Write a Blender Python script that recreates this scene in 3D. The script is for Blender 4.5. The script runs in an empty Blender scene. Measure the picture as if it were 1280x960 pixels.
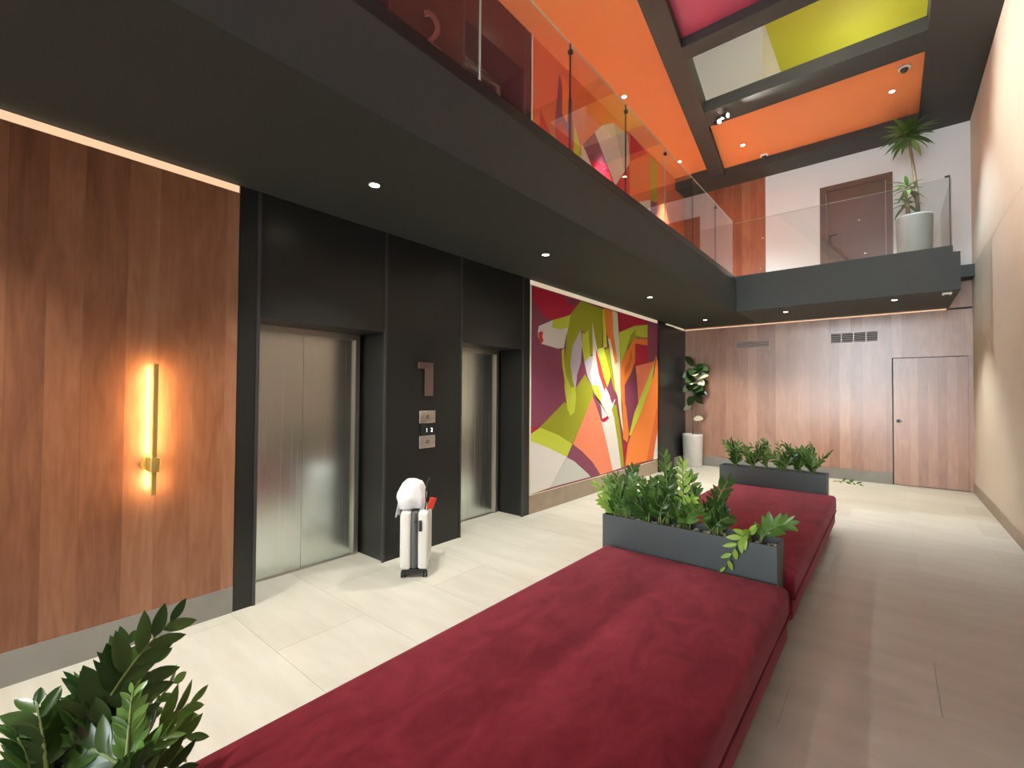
import bpy, bmesh, math, random
from mathutils import Vector, Matrix, Euler

# ------------------------------------------------------------------ camera
scene = bpy.context.scene
COL = scene.collection
YAW, PITCH, ROLL, EYE = 0.691, 0.0198, 0.0067, 1.54
fw = Vector((-math.sin(YAW) * math.cos(PITCH), math.cos(YAW) * math.cos(PITCH), math.sin(PITCH)))
rt0 = Vector((math.cos(YAW), math.sin(YAW), 0))
up0 = rt0.cross(fw)
rt = rt0 * math.cos(ROLL) + up0 * math.sin(ROLL)
up = up0 * math.cos(ROLL) - rt0 * math.sin(ROLL)
cam_d = bpy.data.cameras.new('camera')
cam_d.sensor_width = 36.0
cam_d.lens = 36.0 * 572.24 / 1280.0
cam_d.clip_start = 0.05
cam = bpy.data.objects.new('camera', cam_d)
COL.objects.link(cam)
m = Matrix((rt, up, -fw)).transposed().to_4x4()
m.translation = Vector((0, 0, EYE))
cam.matrix_world = m
scene.camera = cam

# ------------------------------------------------------------------ daylight and exposure
SKY_STRENGTH = 13.0
DOWNLIGHT_W = 100.0
SCENE_EXPOSURE = 0.85
world = bpy.data.worlds.new('overcast_sky')
scene.world = world
world.use_nodes = True
bg = world.node_tree.nodes['Background']
bg.inputs['Color'].default_value = (0.86, 0.94, 1.0, 1)
bg.inputs['Strength'].default_value = SKY_STRENGTH
scene.view_settings.view_transform = 'Standard'
scene.view_settings.look = 'None'
scene.view_settings.gamma = 1.0
scene.view_settings.use_curve_mapping = False
scene.view_settings.exposure = SCENE_EXPOSURE

# ------------------------------------------------------------------ key dimensions (metres)
XL, XR = -3.547, 1.024          # left wall face, right wall face
YF, YB = 10.36, -10.0            # far wall face, glazed facade behind the viewer
ZS = 3.0                        # soffit under the mezzanine
ZM = 3.56                       # mezzanine floor level
XM = -2.065                     # mezzanine edge
YBR = 8.62                      # bridge edge
ZC = 6.0                        # underside of the ceiling beams
ZO = 6.12                       # coffer panels
XD = -3.97                      # lift door plane

# ------------------------------------------------------------------ materials
MATS = {}
def new_mat(name):
    mt = bpy.data.materials.new(name)
    mt.use_nodes = True
    MATS[name] = mt
    nt = mt.node_tree
    return mt, nt, nt.nodes['Principled BSDF']

def simple(name, color, rough=0.5, metal=0.0, emit=None, estr=0.0, bump=0.0, bscale=60.0, mottling=0.0, mscale=4.0, spec=0.5, sheen=0.0, coat=0.0, trans=0.0):
    mt, nt, b = new_mat(name)
    b.inputs['Base Color'].default_value = (*color, 1)
    b.inputs['Roughness'].default_value = rough
    b.inputs['Metallic'].default_value = metal
    b.inputs['Specular IOR Level'].default_value = spec
    b.inputs['Sheen Weight'].default_value = sheen
    b.inputs['Coat Weight'].default_value = coat
    if emit:
        b.inputs['Emission Color'].default_value = (*emit, 1)
        b.inputs['Emission Strength'].default_value = estr
    geo = nt.nodes.new('ShaderNodeNewGeometry')
    if mottling > 0:
        n = nt.nodes.new('ShaderNodeTexNoise'); n.inputs['Scale'].default_value = mscale; n.inputs['Detail'].default_value = 5
        nt.links.new(geo.outputs['Position'], n.inputs['Vector'])
        mix = nt.nodes.new('ShaderNodeMix'); mix.data_type = 'RGBA'
        mix.inputs['A'].default_value = (*[c * (1 - mottling) for c in color], 1)
        mix.inputs['B'].default_value = (*[min(1, c * (1 + mottling)) for c in color], 1)
        nt.links.new(n.outputs['Fac'], mix.inputs['Factor'])
        nt.links.new(mix.outputs['Result'], b.inputs['Base Color'])
    if bump > 0:
        n2 = nt.nodes.new('ShaderNodeTexNoise'); n2.inputs['Scale'].default_value = bscale; n2.inputs['Detail'].default_value = 4
        nt.links.new(geo.outputs['Position'], n2.inputs['Vector'])
        bm_ = nt.nodes.new('ShaderNodeBump'); bm_.inputs['Strength'].default_value = bump; bm_.inputs['Distance'].default_value = 0.01
        nt.links.new(n2.outputs['Fac'], bm_.inputs['Height'])
        nt.links.new(bm_.outputs['Normal'], b.inputs['Normal'])
    return mt

def wood(name, dark, mid, light, rough=0.34, coat=0.0):
    """stained boards: tone differs from board to board, grain runs up the board"""
    mt, nt, b = new_mat(name)
    N, L = nt.nodes, nt.links
    oi = N.new('ShaderNodeObjectInfo')
    geo = N.new('ShaderNodeNewGeometry')
    off = N.new('ShaderNodeVectorMath'); off.operation = 'SCALE'; off.inputs[0].default_value = (37.0, 21.0, 53.0)
    L.new(oi.outputs['Random'], off.inputs['Scale'])
    add = N.new('ShaderNodeVectorMath'); add.operation = 'ADD'
    L.new(geo.outputs['Position'], add.inputs[0]); L.new(off.outputs[0], add.inputs[1])
    mp = N.new('ShaderNodeMapping'); mp.inputs['Scale'].default_value = (1, 1, 0.085)
    L.new(add.outputs[0], mp.inputs['Vector'])
    n1 = N.new('ShaderNodeTexNoise'); n1.inputs['Scale'].default_value = 55; n1.inputs['Detail'].default_value = 6; n1.inputs['Distortion'].default_value = 0.6
    L.new(mp.outputs[0], n1.inputs['Vector'])
    mp2 = N.new('ShaderNodeMapping'); mp2.inputs['Scale'].default_value = (1, 1, 0.22)
    L.new(add.outputs[0], mp2.inputs['Vector'])
    n2 = N.new('ShaderNodeTexNoise'); n2.inputs['Scale'].default_value = 7; n2.inputs['Detail'].default_value = 4; n2.inputs['Distortion'].default_value = 1.4
    L.new(mp2.outputs[0], n2.inputs['Vector'])
    # fac = 0.5*random + 0.3*broad + 0.2*grain
    def mul(sock, k):
        q = N.new('ShaderNodeMath'); q.operation = 'MULTIPLY'; q.inputs[1].default_value = k; L.new(sock, q.inputs[0]); return q.outputs[0]
    def plus(a, c):
        q = N.new('ShaderNodeMath'); q.operation = 'ADD'; L.new(a, q.inputs[0]); L.new(c, q.inputs[1]); return q.outputs[0]
    f = plus(plus(mul(oi.outputs['Random'], 0.46), mul(n2.outputs['Fac'], 0.62)), mul(n1.outputs['Fac'], 0.34))
    sub = N.new('ShaderNodeMath'); sub.operation = 'SUBTRACT'; sub.inputs[1].default_value = 0.22; L.new(f, sub.inputs[0])
    ramp = N.new('ShaderNodeValToRGB')
    ramp.color_ramp.elements[0].position = 0.12; ramp.color_ramp.elements[0].color = (*dark, 1)
    ramp.color_ramp.elements[1].position = 0.88; ramp.color_ramp.elements[1].color = (*light, 1)
    e = ramp.color_ramp.elements.new(0.5); e.color = (*mid, 1)
    L.new(sub.outputs[0], ramp.inputs['Fac'])
    L.new(ramp.outputs['Color'], b.inputs['Base Color'])
    b.inputs['Roughness'].default_value = rough
    b.inputs['Coat Weight'].default_value = coat; b.inputs['Coat Roughness'].default_value = 0.27; b.inputs['Coat IOR'].default_value = 1.6
    bm_ = N.new('ShaderNodeBump'); bm_.inputs['Strength'].default_value = 0.05; bm_.inputs['Distance'].default_value = 0.004
    L.new(n1.outputs['Fac'], bm_.inputs['Height']); L.new(bm_.outputs['Normal'], b.inputs['Normal'])
    return mt

def velvet(name, dark, light):
    mt, nt, b = new_mat(name)
    N, L = nt.nodes, nt.links
    geo = N.new('ShaderNodeNewGeometry')
    mp = N.new('ShaderNodeMapping'); mp.inputs['Scale'].default_value = (1.0, 0.55, 1.0); mp.inputs['Rotation'].default_value = (0, 0, 0.5)
    L.new(geo.outputs['Position'], mp.inputs['Vector'])
    n = N.new('ShaderNodeTexNoise'); n.inputs['Scale'].default_value = 7.0; n.inputs['Detail'].default_value = 10; n.inputs['Roughness'].default_value = 0.62; n.inputs['Distortion'].default_value = 0.8
    L.new(mp.outputs[0], n.inputs['Vector'])
    ramp = N.new('ShaderNodeValToRGB')
    ramp.color_ramp.elements[0].position = 0.3; ramp.color_ramp.elements[0].color = (*dark, 1)
    ramp.color_ramp.elements[1].position = 0.72; ramp.color_ramp.elements[1].color = (*light, 1)
    L.new(n.outputs['Fac'], ramp.inputs['Fac']); L.new(ramp.outputs['Color'], b.inputs['Base Color'])
    b.inputs['Roughness'].default_value = 0.85
    b.inputs['Specular IOR Level'].default_value = 0.15
    b.inputs['Sheen Weight'].default_value = 0.3
    b.inputs['Sheen Roughness'].default_value = 0.4
    b.inputs['Sheen Tint'].default_value = (0.9, 0.35, 0.42, 1)
    n2 = N.new('ShaderNodeTexNoise'); n2.inputs['Scale'].default_value = 260; L.new(geo.outputs['Position'], n2.inputs['Vector'])
    bm_ = N.new('ShaderNodeBump'); bm_.inputs['Strength'].default_value = 0.12; bm_.inputs['Distance'].default_value = 0.004
    L.new(n2.outputs['Fac'], bm_.inputs['Height']); L.new(bm_.outputs['Normal'], b.inputs['Normal'])
    return mt

def tile_mat(name, c0, c1, rough):
    mt, nt, b = new_mat(name)
    N, L = nt.nodes, nt.links
    oi = N.new('ShaderNodeObjectInfo'); geo = N.new('ShaderNodeNewGeometry')
    mp = N.new('ShaderNodeMapping'); mp.inputs['Scale'].default_value = (0.5, 2.2, 1)
    L.new(geo.outputs['Position'], mp.inputs['Vector'])
    n = N.new('ShaderNodeTexNoise'); n.inputs['Scale'].default_value = 3.2; n.inputs['Detail'].default_value = 7; n.inputs['Roughness'].default_value = 0.6
    L.new(mp.outputs[0], n.inputs['Vector'])
    a = N.new('ShaderNodeMath'); a.operation = 'MULTIPLY_ADD'; a.inputs[1].default_value = 0.3
    L.new(oi.outputs['Random'], a.inputs[0]); L.new(n.outputs['Fac'], a.inputs[2])
    ramp = N.new('ShaderNodeValToRGB')
    ramp.color_ramp.elements[0].position = 0.3; ramp.color_ramp.elements[0].color = (*c0, 1)
    ramp.color_ramp.elements[1].position = 0.95; ramp.color_ramp.elements[1].color = (*c1, 1)
    L.new(a.outputs[0], ramp.inputs['Fac']); L.new(ramp.outputs['Color'], b.inputs['Base Color'])
    b.inputs['Roughness'].default_value = rough
    b.inputs['Specular IOR Level'].default_value = 0.35
    return mt

def leaf_mat(name, c0, c1, rough=0.32):
    mt, nt, b = new_mat(name)
    N, L = nt.nodes, nt.links
    oi = N.new('ShaderNodeObjectInfo')
    mix = N.new('ShaderNodeMix'); mix.data_type = 'RGBA'
    mix.inputs['A'].default_value = (*c0, 1); mix.inputs['B'].default_value = (*c1, 1)
    L.new(oi.outputs['Random'], mix.inputs['Factor']); L.new(mix.outputs['Result'], b.inputs['Base Color'])
    b.inputs['Roughness'].default_value = rough
    tr = N.new('ShaderNodeBsdfTranslucent'); L.new(mix.outputs['Result'], tr.inputs['Color'])
    ms = N.new('ShaderNodeMixShader'); ms.inputs[0].default_value = 0.22
    L.new(b.outputs[0], ms.inputs[1]); L.new(tr.outputs[0], ms.inputs[2])
    L.new(ms.outputs[0], N['Material Output'].inputs['Surface'])
    return mt

def steel(name, color, rough):
    mt, nt, b = new_mat(name)
    N, L = nt.nodes, nt.links
    b.inputs['Base Color'].default_value = (*color, 1); b.inputs['Metallic'].default_value = 1.0
    geo = N.new('ShaderNodeNewGeometry')
    mp = N.new('ShaderNodeMapping'); mp.inputs['Scale'].default_value = (1, 1, 0.0015); L.new(geo.outputs['Position'], mp.inputs['Vector'])
    n = N.new('ShaderNodeTexNoise'); n.inputs['Scale'].default_value = 420; n.inputs['Detail'].default_value = 3; L.new(mp.outputs[0], n.inputs['Vector'])
    mr = N.new('ShaderNodeMapRange'); mr.inputs['To Min'].default_value = rough * 0.85; mr.inputs['To Max'].default_value = rough * 1.2
    L.new(n.outputs['Fac'], mr.inputs['Value']); L.new(mr.outputs[0], b.inputs['Roughness'])
    return mt

def thin_glass(name, tint, ior=1.52):
    mt, nt, b = new_mat(name)
    N, L = nt.nodes, nt.links
    N.remove(b)
    geo = N.new('ShaderNodeNewGeometry')
    mr = N.new('ShaderNodeMapRange'); mr.inputs['To Min'].default_value = ior; mr.inputs['To Max'].default_value = 1.0 / ior
    L.new(geo.outputs['Backfacing'], mr.inputs['Value'])
    fr = N.new('ShaderNodeFresnel'); L.new(mr.outputs[0], fr.inputs['IOR'])
    tr = N.new('ShaderNodeBsdfTransparent'); tr.inputs['Color'].default_value = (*tint, 1)
    gl = N.new('ShaderNodeBsdfGlossy'); gl.inputs['Roughness'].default_value = 0.0
    ms = N.new('ShaderNodeMixShader')
    L.new(fr.outputs[0], ms.inputs[0]); L.new(tr.outputs[0], ms.inputs[1]); L.new(gl.outputs[0], ms.inputs[2])
    L.new(ms.outputs[0], N['Material Output'].inputs['Surface'])
    return mt

wood('wood_board', (0.135, 0.049, 0.024), (0.25, 0.102, 0.052), (0.36, 0.185, 0.108))
wood('wood_board_far', (0.26, 0.12, 0.075), (0.36, 0.185, 0.12), (0.46, 0.27, 0.185), rough=0.38, coat=0.85)
wood('wood_upper', (0.18, 0.055, 0.025), (0.27, 0.09, 0.045), (0.36, 0.16, 0.085))
simple('wood_dark_door', (0.115, 0.062, 0.040), 0.45, mottling=0.2, mscale=6)
velvet('red_velvet', (0.135, 0.009, 0.018), (0.25, 0.027, 0.044))
simple('red_velvet_base', (0.09, 0.005, 0.012), 0.9, sheen=0.2)
tile_mat('floor_tile', (0.465, 0.447, 0.375), (0.595, 0.582, 0.510), 0.47)
simple('mezzanine_floor', (0.62, 0.52, 0.42), 0.4, mottling=0.1, mscale=3)
simple('grout', (0.50, 0.45, 0.38), 0.8)
simple('black_paint', (0.030, 0.031, 0.029), 0.62, bump=0.15, bscale=140, mottling=0.12, mscale=2)
simple('soffit_paint', (0.030, 0.034, 0.028), 0.75, bump=0.2, bscale=90, mottling=0.15, mscale=1.5)
simple('vent_slat', (0.42, 0.36, 0.32), 0.5)
simple('fascia_paint', (0.043, 0.054, 0.054), 0.6, bump=0.12, bscale=90, mottling=0.1, mscale=2)
simple('black_metal', (0.014, 0.015, 0.014), 0.33, spec=0.45, mottling=0.1, mscale=3)
simple('black_metal_edge', (0.06, 0.062, 0.066), 0.3, metal=0.4)
steel('brushed_steel', (0.74, 0.80, 0.76), 0.25)
steel('steel_plate', (0.66, 0.64, 0.60), 0.35)
steel('steel_dark', (0.34, 0.33, 0.31), 0.28)
simple('grey_skirting', (0.235, 0.225, 0.205), 0.5, mottling=0.12, mscale=6)
simple('stone_skirting', (0.36, 0.29, 0.215), 0.5, mottling=0.2, mscale=7)
simple('plaster_beige', (0.68, 0.605, 0.505), 0.8, bump=0.25, bscale=35, mottling=0.08, mscale=1.3)
simple('white_paint', (0.71, 0.755, 0.78), 0.75, bump=0.08, bscale=120)
simple('orange_paint', (0.82, 0.27, 0.095), 0.6, mottling=0.05, mscale=2)
simple('yellow_paint', (0.58, 0.64, 0.06), 0.6, mottling=0.05, mscale=2)
simple('pink_paint', (0.50, 0.075, 0.15), 0.6, mottling=0.05, mscale=2)
simple('planter_metal', (0.070, 0.090, 0.092), 0.42, spec=0.5, mottling=0.1, mscale=4)
simple('soil', (0.05, 0.04, 0.03), 0.95, bump=0.6, bscale=120)
simple('pebble', (0.42, 0.38, 0.33), 0.7, mottling=0.25, mscale=40)
simple('pot_white', (0.62, 0.60, 0.56), 0.6, bump=0.15, bscale=40, mottling=0.12, mscale=8)
simple('pot_grey', (0.27, 0.29, 0.275), 0.6, bump=0.15, bscale=40, mottling=0.12, mscale=8)
simple('bark', (0.20, 0.15, 0.095), 0.8, bump=0.3, bscale=80)
simple('stem_green', (0.17, 0.24, 0.06), 0.5)
leaf_mat('leaf_dark', (0.025, 0.072, 0.016), (0.075, 0.155, 0.035), 0.26)
leaf_mat('leaf_mid', (0.07, 0.17, 0.03), (0.17, 0.33, 0.07), 0.28)
leaf_mat('leaf_young', (0.27, 0.48, 0.06), (0.40, 0.62, 0.11), 0.4)
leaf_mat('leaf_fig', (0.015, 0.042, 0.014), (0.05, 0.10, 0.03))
leaf_mat('leaf_fig_glare', (0.50, 0.52, 0.36), (0.62, 0.62, 0.45), 0.5)  # whitish reflected light on some fig leaves, put into their colour
leaf_mat('leaf_dracaena', (0.07, 0.15, 0.03), (0.16, 0.27, 0.06), 0.4)
simple('case_shell', (0.70, 0.68, 0.63), 0.35)
simple('case_black', (0.015, 0.015, 0.015), 0.5)
simple('case_grey', (0.085, 0.085, 0.085), 0.5)
simple('bag_white', (0.80, 0.80, 0.80), 0.55, bump=0.3, bscale=30)
simple('tag_red', (0.75, 0.05, 0.02), 0.45)
simple('brass_dark', (0.50, 0.36, 0.10), 0.38, metal=0.55)
simple('bronze', (0.165, 0.105, 0.095), 0.42, metal=0.35)
simple('led_sconce', (1, 0.8, 0.5), 0.5, emit=(1.0, 0.63, 0.27), estr=60)
simple('led_cove', (0.3, 0.22, 0.16), 0.5, emit=(1.0, 0.60, 0.36), estr=0.55)
simple('led_cove_pale', (0.4, 0.36, 0.3), 0.5, emit=(1.0, 0.80, 0.56), estr=0.3)
simple('led_lamp', (1, 0.95, 0.85), 0.5, emit=(1.0, 0.86, 0.66), estr=22)
simple('lamp_trim', (0.45, 0.44, 0.42), 0.5)
simple('display_glass', (0.012, 0.014, 0.016), 0.15)
simple('display_digit', (1, 1, 1), 0.5, emit=(0.9, 0.95, 1.0), estr=0.8)
simple('white_plastic', (0.72, 0.70, 0.68), 0.45)
simple('black_plastic', (0.02, 0.02, 0.02), 0.4)
simple('window_frame', (0.05, 0.05, 0.05), 0.4)
thin_glass('balustrade_glass', (0.955, 0.965, 0.955), 1.6)
thin_glass('window_glass', (0.98, 0.985, 0.98))
simple('glass_edge', (0.42, 0.50, 0.46), 0.15)
PAINT = {'plum': (0.27, 0.054, 0.117), 'crim': (0.515, 0.006, 0.048), 'olive': (0.361, 0.392, 0.012), 'lime': (0.597, 0.687, 0.054), 'white': (0.807, 0.776, 0.73), 'grey': (0.617, 0.638, 0.604), 'red': (0.672, 0.048, 0.032), 'salm': (0.939, 0.262, 0.138), 'orng': (0.922, 0.254, 0.042), 'dorg': (0.761, 0.156, 0.034), 'lilac': (0.61, 0.552, 0.658), 'ivory': (0.761, 0.716, 0.515), 'orbg': (0.761, 0.181, 0.065), 'brown': (0.305, 0.08, 0.032)}
MURAL_LOWER = [
 ('crim', [(4.67,2.92),(5.85,2.92),(5.59,2.67),(5.18,2.55),(4.99,2.55),(4.67,2.76)]),
 ('plum', [(5.41,2.92),(5.83,2.91),(5.69,2.8),(5.44,2.88)]),
 ('olive', [(5.88,2.92),(6.58,2.9),(6.54,2.64),(6.54,2.3),(6.42,2.22),(6.13,2.11),(6.11,2.5),(5.99,2.45),(5.89,2.49),(5.66,2.23),(5.6,1.95),(5.73,1.62),(5.78,1.58),(5.61,1.48),(5.48,1.62),(5.42,1.98),(5.49,2.18),(5.49,2.38),(5.59,2.67)]),
 ('white', [(4.81,2.35),(4.83,2.42),(5.15,2.54),(5.59,2.66),(5.55,2.5),(5.49,2.38),(5.43,2.18),(5.27,2.16),(4.94,2.19),(4.88,2.19),(4.82,2.28)]),
 ('lime', [(5.15,2.54),(5.6,2.67),(5.55,2.48),(5.3,2.43),(5.14,2.44)]),
 ('red', [(4.82,2.33),(4.88,2.36),(4.93,2.35),(4.91,2.29),(4.94,2.24),(4.88,2.18),(4.84,2.25)]),
 ('olive', [(4.86,1.09),(5.45,1.42),(5.61,1.34),(5.76,1.63),(6.01,1.83),(6.24,1.63),(6.26,1.49),(5.67,0.81),(5.31,0.96)]),
 ('lime', [(5.37,2.14),(5.44,2.18),(5.43,1.98),(5.49,1.8),(5.62,1.62),(5.73,1.64),(5.76,1.49),(5.72,1.27),(5.61,1.22),(5.53,1.31),(5.45,1.62),(5.45,1.72),(5.39,1.94)]),
 ('lilac', [(5.89,2.49),(5.66,2.23),(5.6,1.95),(5.67,1.72),(5.74,1.6),(5.79,1.79),(5.89,2.0),(5.92,2.25)]),
 ('plum', [(5.78,1.81),(5.89,2.0),(6.01,1.85),(5.78,1.64)]),
 ('lime', [(5.92,2.45),(5.99,2.44),(6.11,2.51),(6.16,2.11),(5.99,2.01),(5.92,2.25)]),
 ('lilac', [(5.99,2.01),(6.16,2.11),(6.34,2.14),(6.42,2.0),(6.42,1.63),(6.24,1.63),(6.08,1.8)]),
 ('crim', [(4.67,1.12),(4.84,1.1),(4.67,1.02)]),
 ('lime', [(4.67,1.02),(4.87,1.09),(5.31,0.96),(5.66,0.81),(5.52,0.64),(5.08,0.8),(4.67,0.93)]),
 ('white', [(4.67,0.93),(5.08,0.8),(5.52,0.64),(5.1,0.27),(4.67,0.25)]),
 ('grey', [(5.52,0.63),(5.71,0.56),(6.0,0.39),(6.2,0.27),(5.1,0.27)]),
 ('plum', [(5.66,0.8),(5.93,0.68),(6.25,0.48),(6.49,0.26),(6.2,0.26),(6.0,0.4),(5.77,0.55),(5.53,0.64)]),
 ('salm', [(6.24,1.5),(6.42,1.25),(6.54,1.06),(6.74,0.64),(6.91,0.27),(6.49,0.26),(6.25,0.48),(5.93,0.68),(5.67,0.81)]),
 ('white', [(6.52,1.1),(6.77,1.13),(6.84,1.34),(7.0,1.06),(7.22,0.34),(7.24,0.28),(6.91,0.27),(6.71,0.71)]),
 ('olive', [(6.86,1.34),(7.03,1.36),(7.14,1.05),(7.27,0.59),(7.33,0.28),(7.21,0.28),(7.08,0.76),(6.93,1.2)]),
 ('white', [(6.22,2.64),(6.37,2.25),(6.51,1.97),(6.64,1.66),(6.88,1.43),(7.0,1.45),(6.77,1.15),(6.55,1.08),(6.51,1.32),(6.18,1.69),(6.33,1.49),(6.17,1.84),(6.24,2.1)]),
 ('lime', [(6.4,2.24),(6.59,2.29),(6.83,1.83),(6.71,1.64),(6.45,2.02)]),
 ('lime', [(6.24,1.67),(6.4,1.67),(6.47,1.58),(6.53,1.4),(6.38,1.47),(6.22,1.65)]),
 ('red', [(6.32,2.27),(6.51,1.97),(6.66,1.67),(6.62,1.58),(6.43,1.85),(6.34,2.11)]),
 ('plum', [(6.81,1.7),(6.91,1.52),(6.96,1.45),(6.89,1.37),(6.82,1.45),(6.77,1.56)]),
 ('crim', [(6.52,1.13),(6.73,1.18),(6.76,1.14),(6.68,1.1),(6.56,1.08)]),
 ('orng', [(6.58,2.91),(6.88,2.92),(6.91,2.55),(7.08,2.08),(7.0,1.96),(6.78,2.35),(6.66,2.56)]),
 ('lime', [(6.54,2.88),(6.59,2.91),(6.66,2.56),(6.7,2.3),(6.57,2.27)]),
 ('olive', [(6.62,2.25),(6.76,2.29),(6.99,1.8),(7.08,1.49),(6.93,1.6)]),
 ('ivory', [(6.88,2.92),(7.06,2.91),(7.12,2.47),(7.17,2.08),(7.21,1.36),(7.25,1.11),(7.32,0.77),(7.2,1.05),(7.06,1.51),(7.01,1.58),(6.83,2.14),(6.72,2.44),(6.81,2.44),(6.98,2.03),(7.08,2.08),(6.91,2.55)]),
 ('crim', [(7.06,2.91),(8.3,2.93),(8.3,2.86),(7.71,2.76),(7.12,2.59)]),
 ('lime', [(7.12,2.58),(7.71,2.76),(8.3,2.85),(8.3,2.61),(7.76,2.55),(7.48,2.38),(7.29,2.13),(7.19,2.06),(7.13,2.32)]),
 ('olive', [(7.79,2.71),(7.76,2.6),(8.06,2.6),(7.76,2.54),(7.48,2.38),(7.29,2.15),(7.57,2.58)]),
 ('crim', [(7.76,2.46),(8.28,2.45),(8.3,2.14),(7.76,2.04)]),
 ('orng', [(8.3,2.59),(8.3,2.46),(7.76,2.45),(7.75,2.11),(7.58,1.9),(7.33,1.69),(7.35,1.36),(7.39,1.31),(7.51,0.83),(7.45,0.69),(7.28,0.77),(7.26,1.31),(7.17,1.68),(7.16,2.04),(7.43,2.3),(7.71,2.53)]),
 ('dorg', [(7.57,2.35),(7.64,2.19),(7.53,2.0),(7.32,1.83),(7.34,1.99),(7.5,2.1)]),
 ('plum', [(8.3,2.93),(8.81,2.94),(8.79,2.31),(8.61,2.18),(8.3,2.14)]),
 ('salm', [(7.77,2.04),(8.62,2.18),(8.55,2.05),(7.89,1.36),(7.87,1.51),(7.84,1.7)]),
 ('lime', [(8.71,2.32),(8.55,2.07),(7.89,1.38),(7.72,1.2),(7.51,0.81),(7.58,0.81),(7.94,1.12),(8.39,1.55),(8.47,1.71)]),
 ('orng', [(8.73,2.31),(8.81,2.17),(8.79,0.82),(8.61,0.28),(7.35,0.29),(7.45,0.65),(7.58,0.81),(7.97,1.17),(8.39,1.66),(8.61,1.94)]),
 ('dorg', [(8.74,1.3),(8.79,1.16),(8.79,0.86),(8.57,0.28),(8.25,0.28),(8.5,0.77)]),
 ('white', [(8.79,0.83),(8.79,0.27),(8.57,0.27),(8.64,0.51)]),
 ('crim', [(7.28,0.71),(7.44,0.69),(7.33,0.32),(7.28,0.51)]),
]
MURAL_UPPER = [  # mural shapes, some of them reflections in the glass drawn as print
 ('red', [(4.84,5.3),(5.06,5.09),(5.01,4.9),(4.82,5.01)]),
 ('plum', [(5.28,6.03),(5.4,5.78),(5.61,5.83),(5.66,4.87),(5.24,4.94),(5.18,5.26)]),
 ('orng', [(5.36,6.06),(5.54,5.95),(5.49,5.41),(5.36,5.5)]),
 ('red', [(5.21,5.28),(5.34,5.37),(5.61,5.22),(5.64,4.92),(5.24,4.94)]),
 ('lime', [(5.68,5.49),(5.84,5.26),(5.91,4.78),(5.68,4.88)]),
 ('white', [(5.88,5.27),(6.06,5.22),(6.32,5.04),(6.32,4.8),(5.88,4.83)]),
 ('plum', [(5.92,5.29),(6.28,5.64),(6.97,5.05),(6.84,4.77),(6.3,4.99)]),
 ('crim', [(6.15,5.16),(6.69,5.27),(6.97,5.05),(6.84,4.77),(6.3,4.92)]),
 ('white', [(6.28,5.64),(6.55,5.88),(6.91,6.08),(7.46,6.11),(7.52,5.64),(6.99,5.04)]),
 ('grey', [(6.91,6.08),(7.46,6.11),(7.52,5.64),(7.3,5.44)]),
 ('crim', [(7.52,5.62),(7.53,4.78),(6.97,5.03)]),
 ('crim', [(7.55,6.19),(8.29,6.12),(7.55,5.68)]),
 ('olive', [(8.39,6.14),(8.8,6.13),(8.72,5.15),(8.47,5.28)]),
 ('white', [(7.77,5.01),(8.42,5.28),(8.47,4.91),(7.81,4.71)]),
 ('plum', [(8.47,5.28),(8.78,5.34),(8.72,4.99),(8.47,4.91)]),
]

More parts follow.
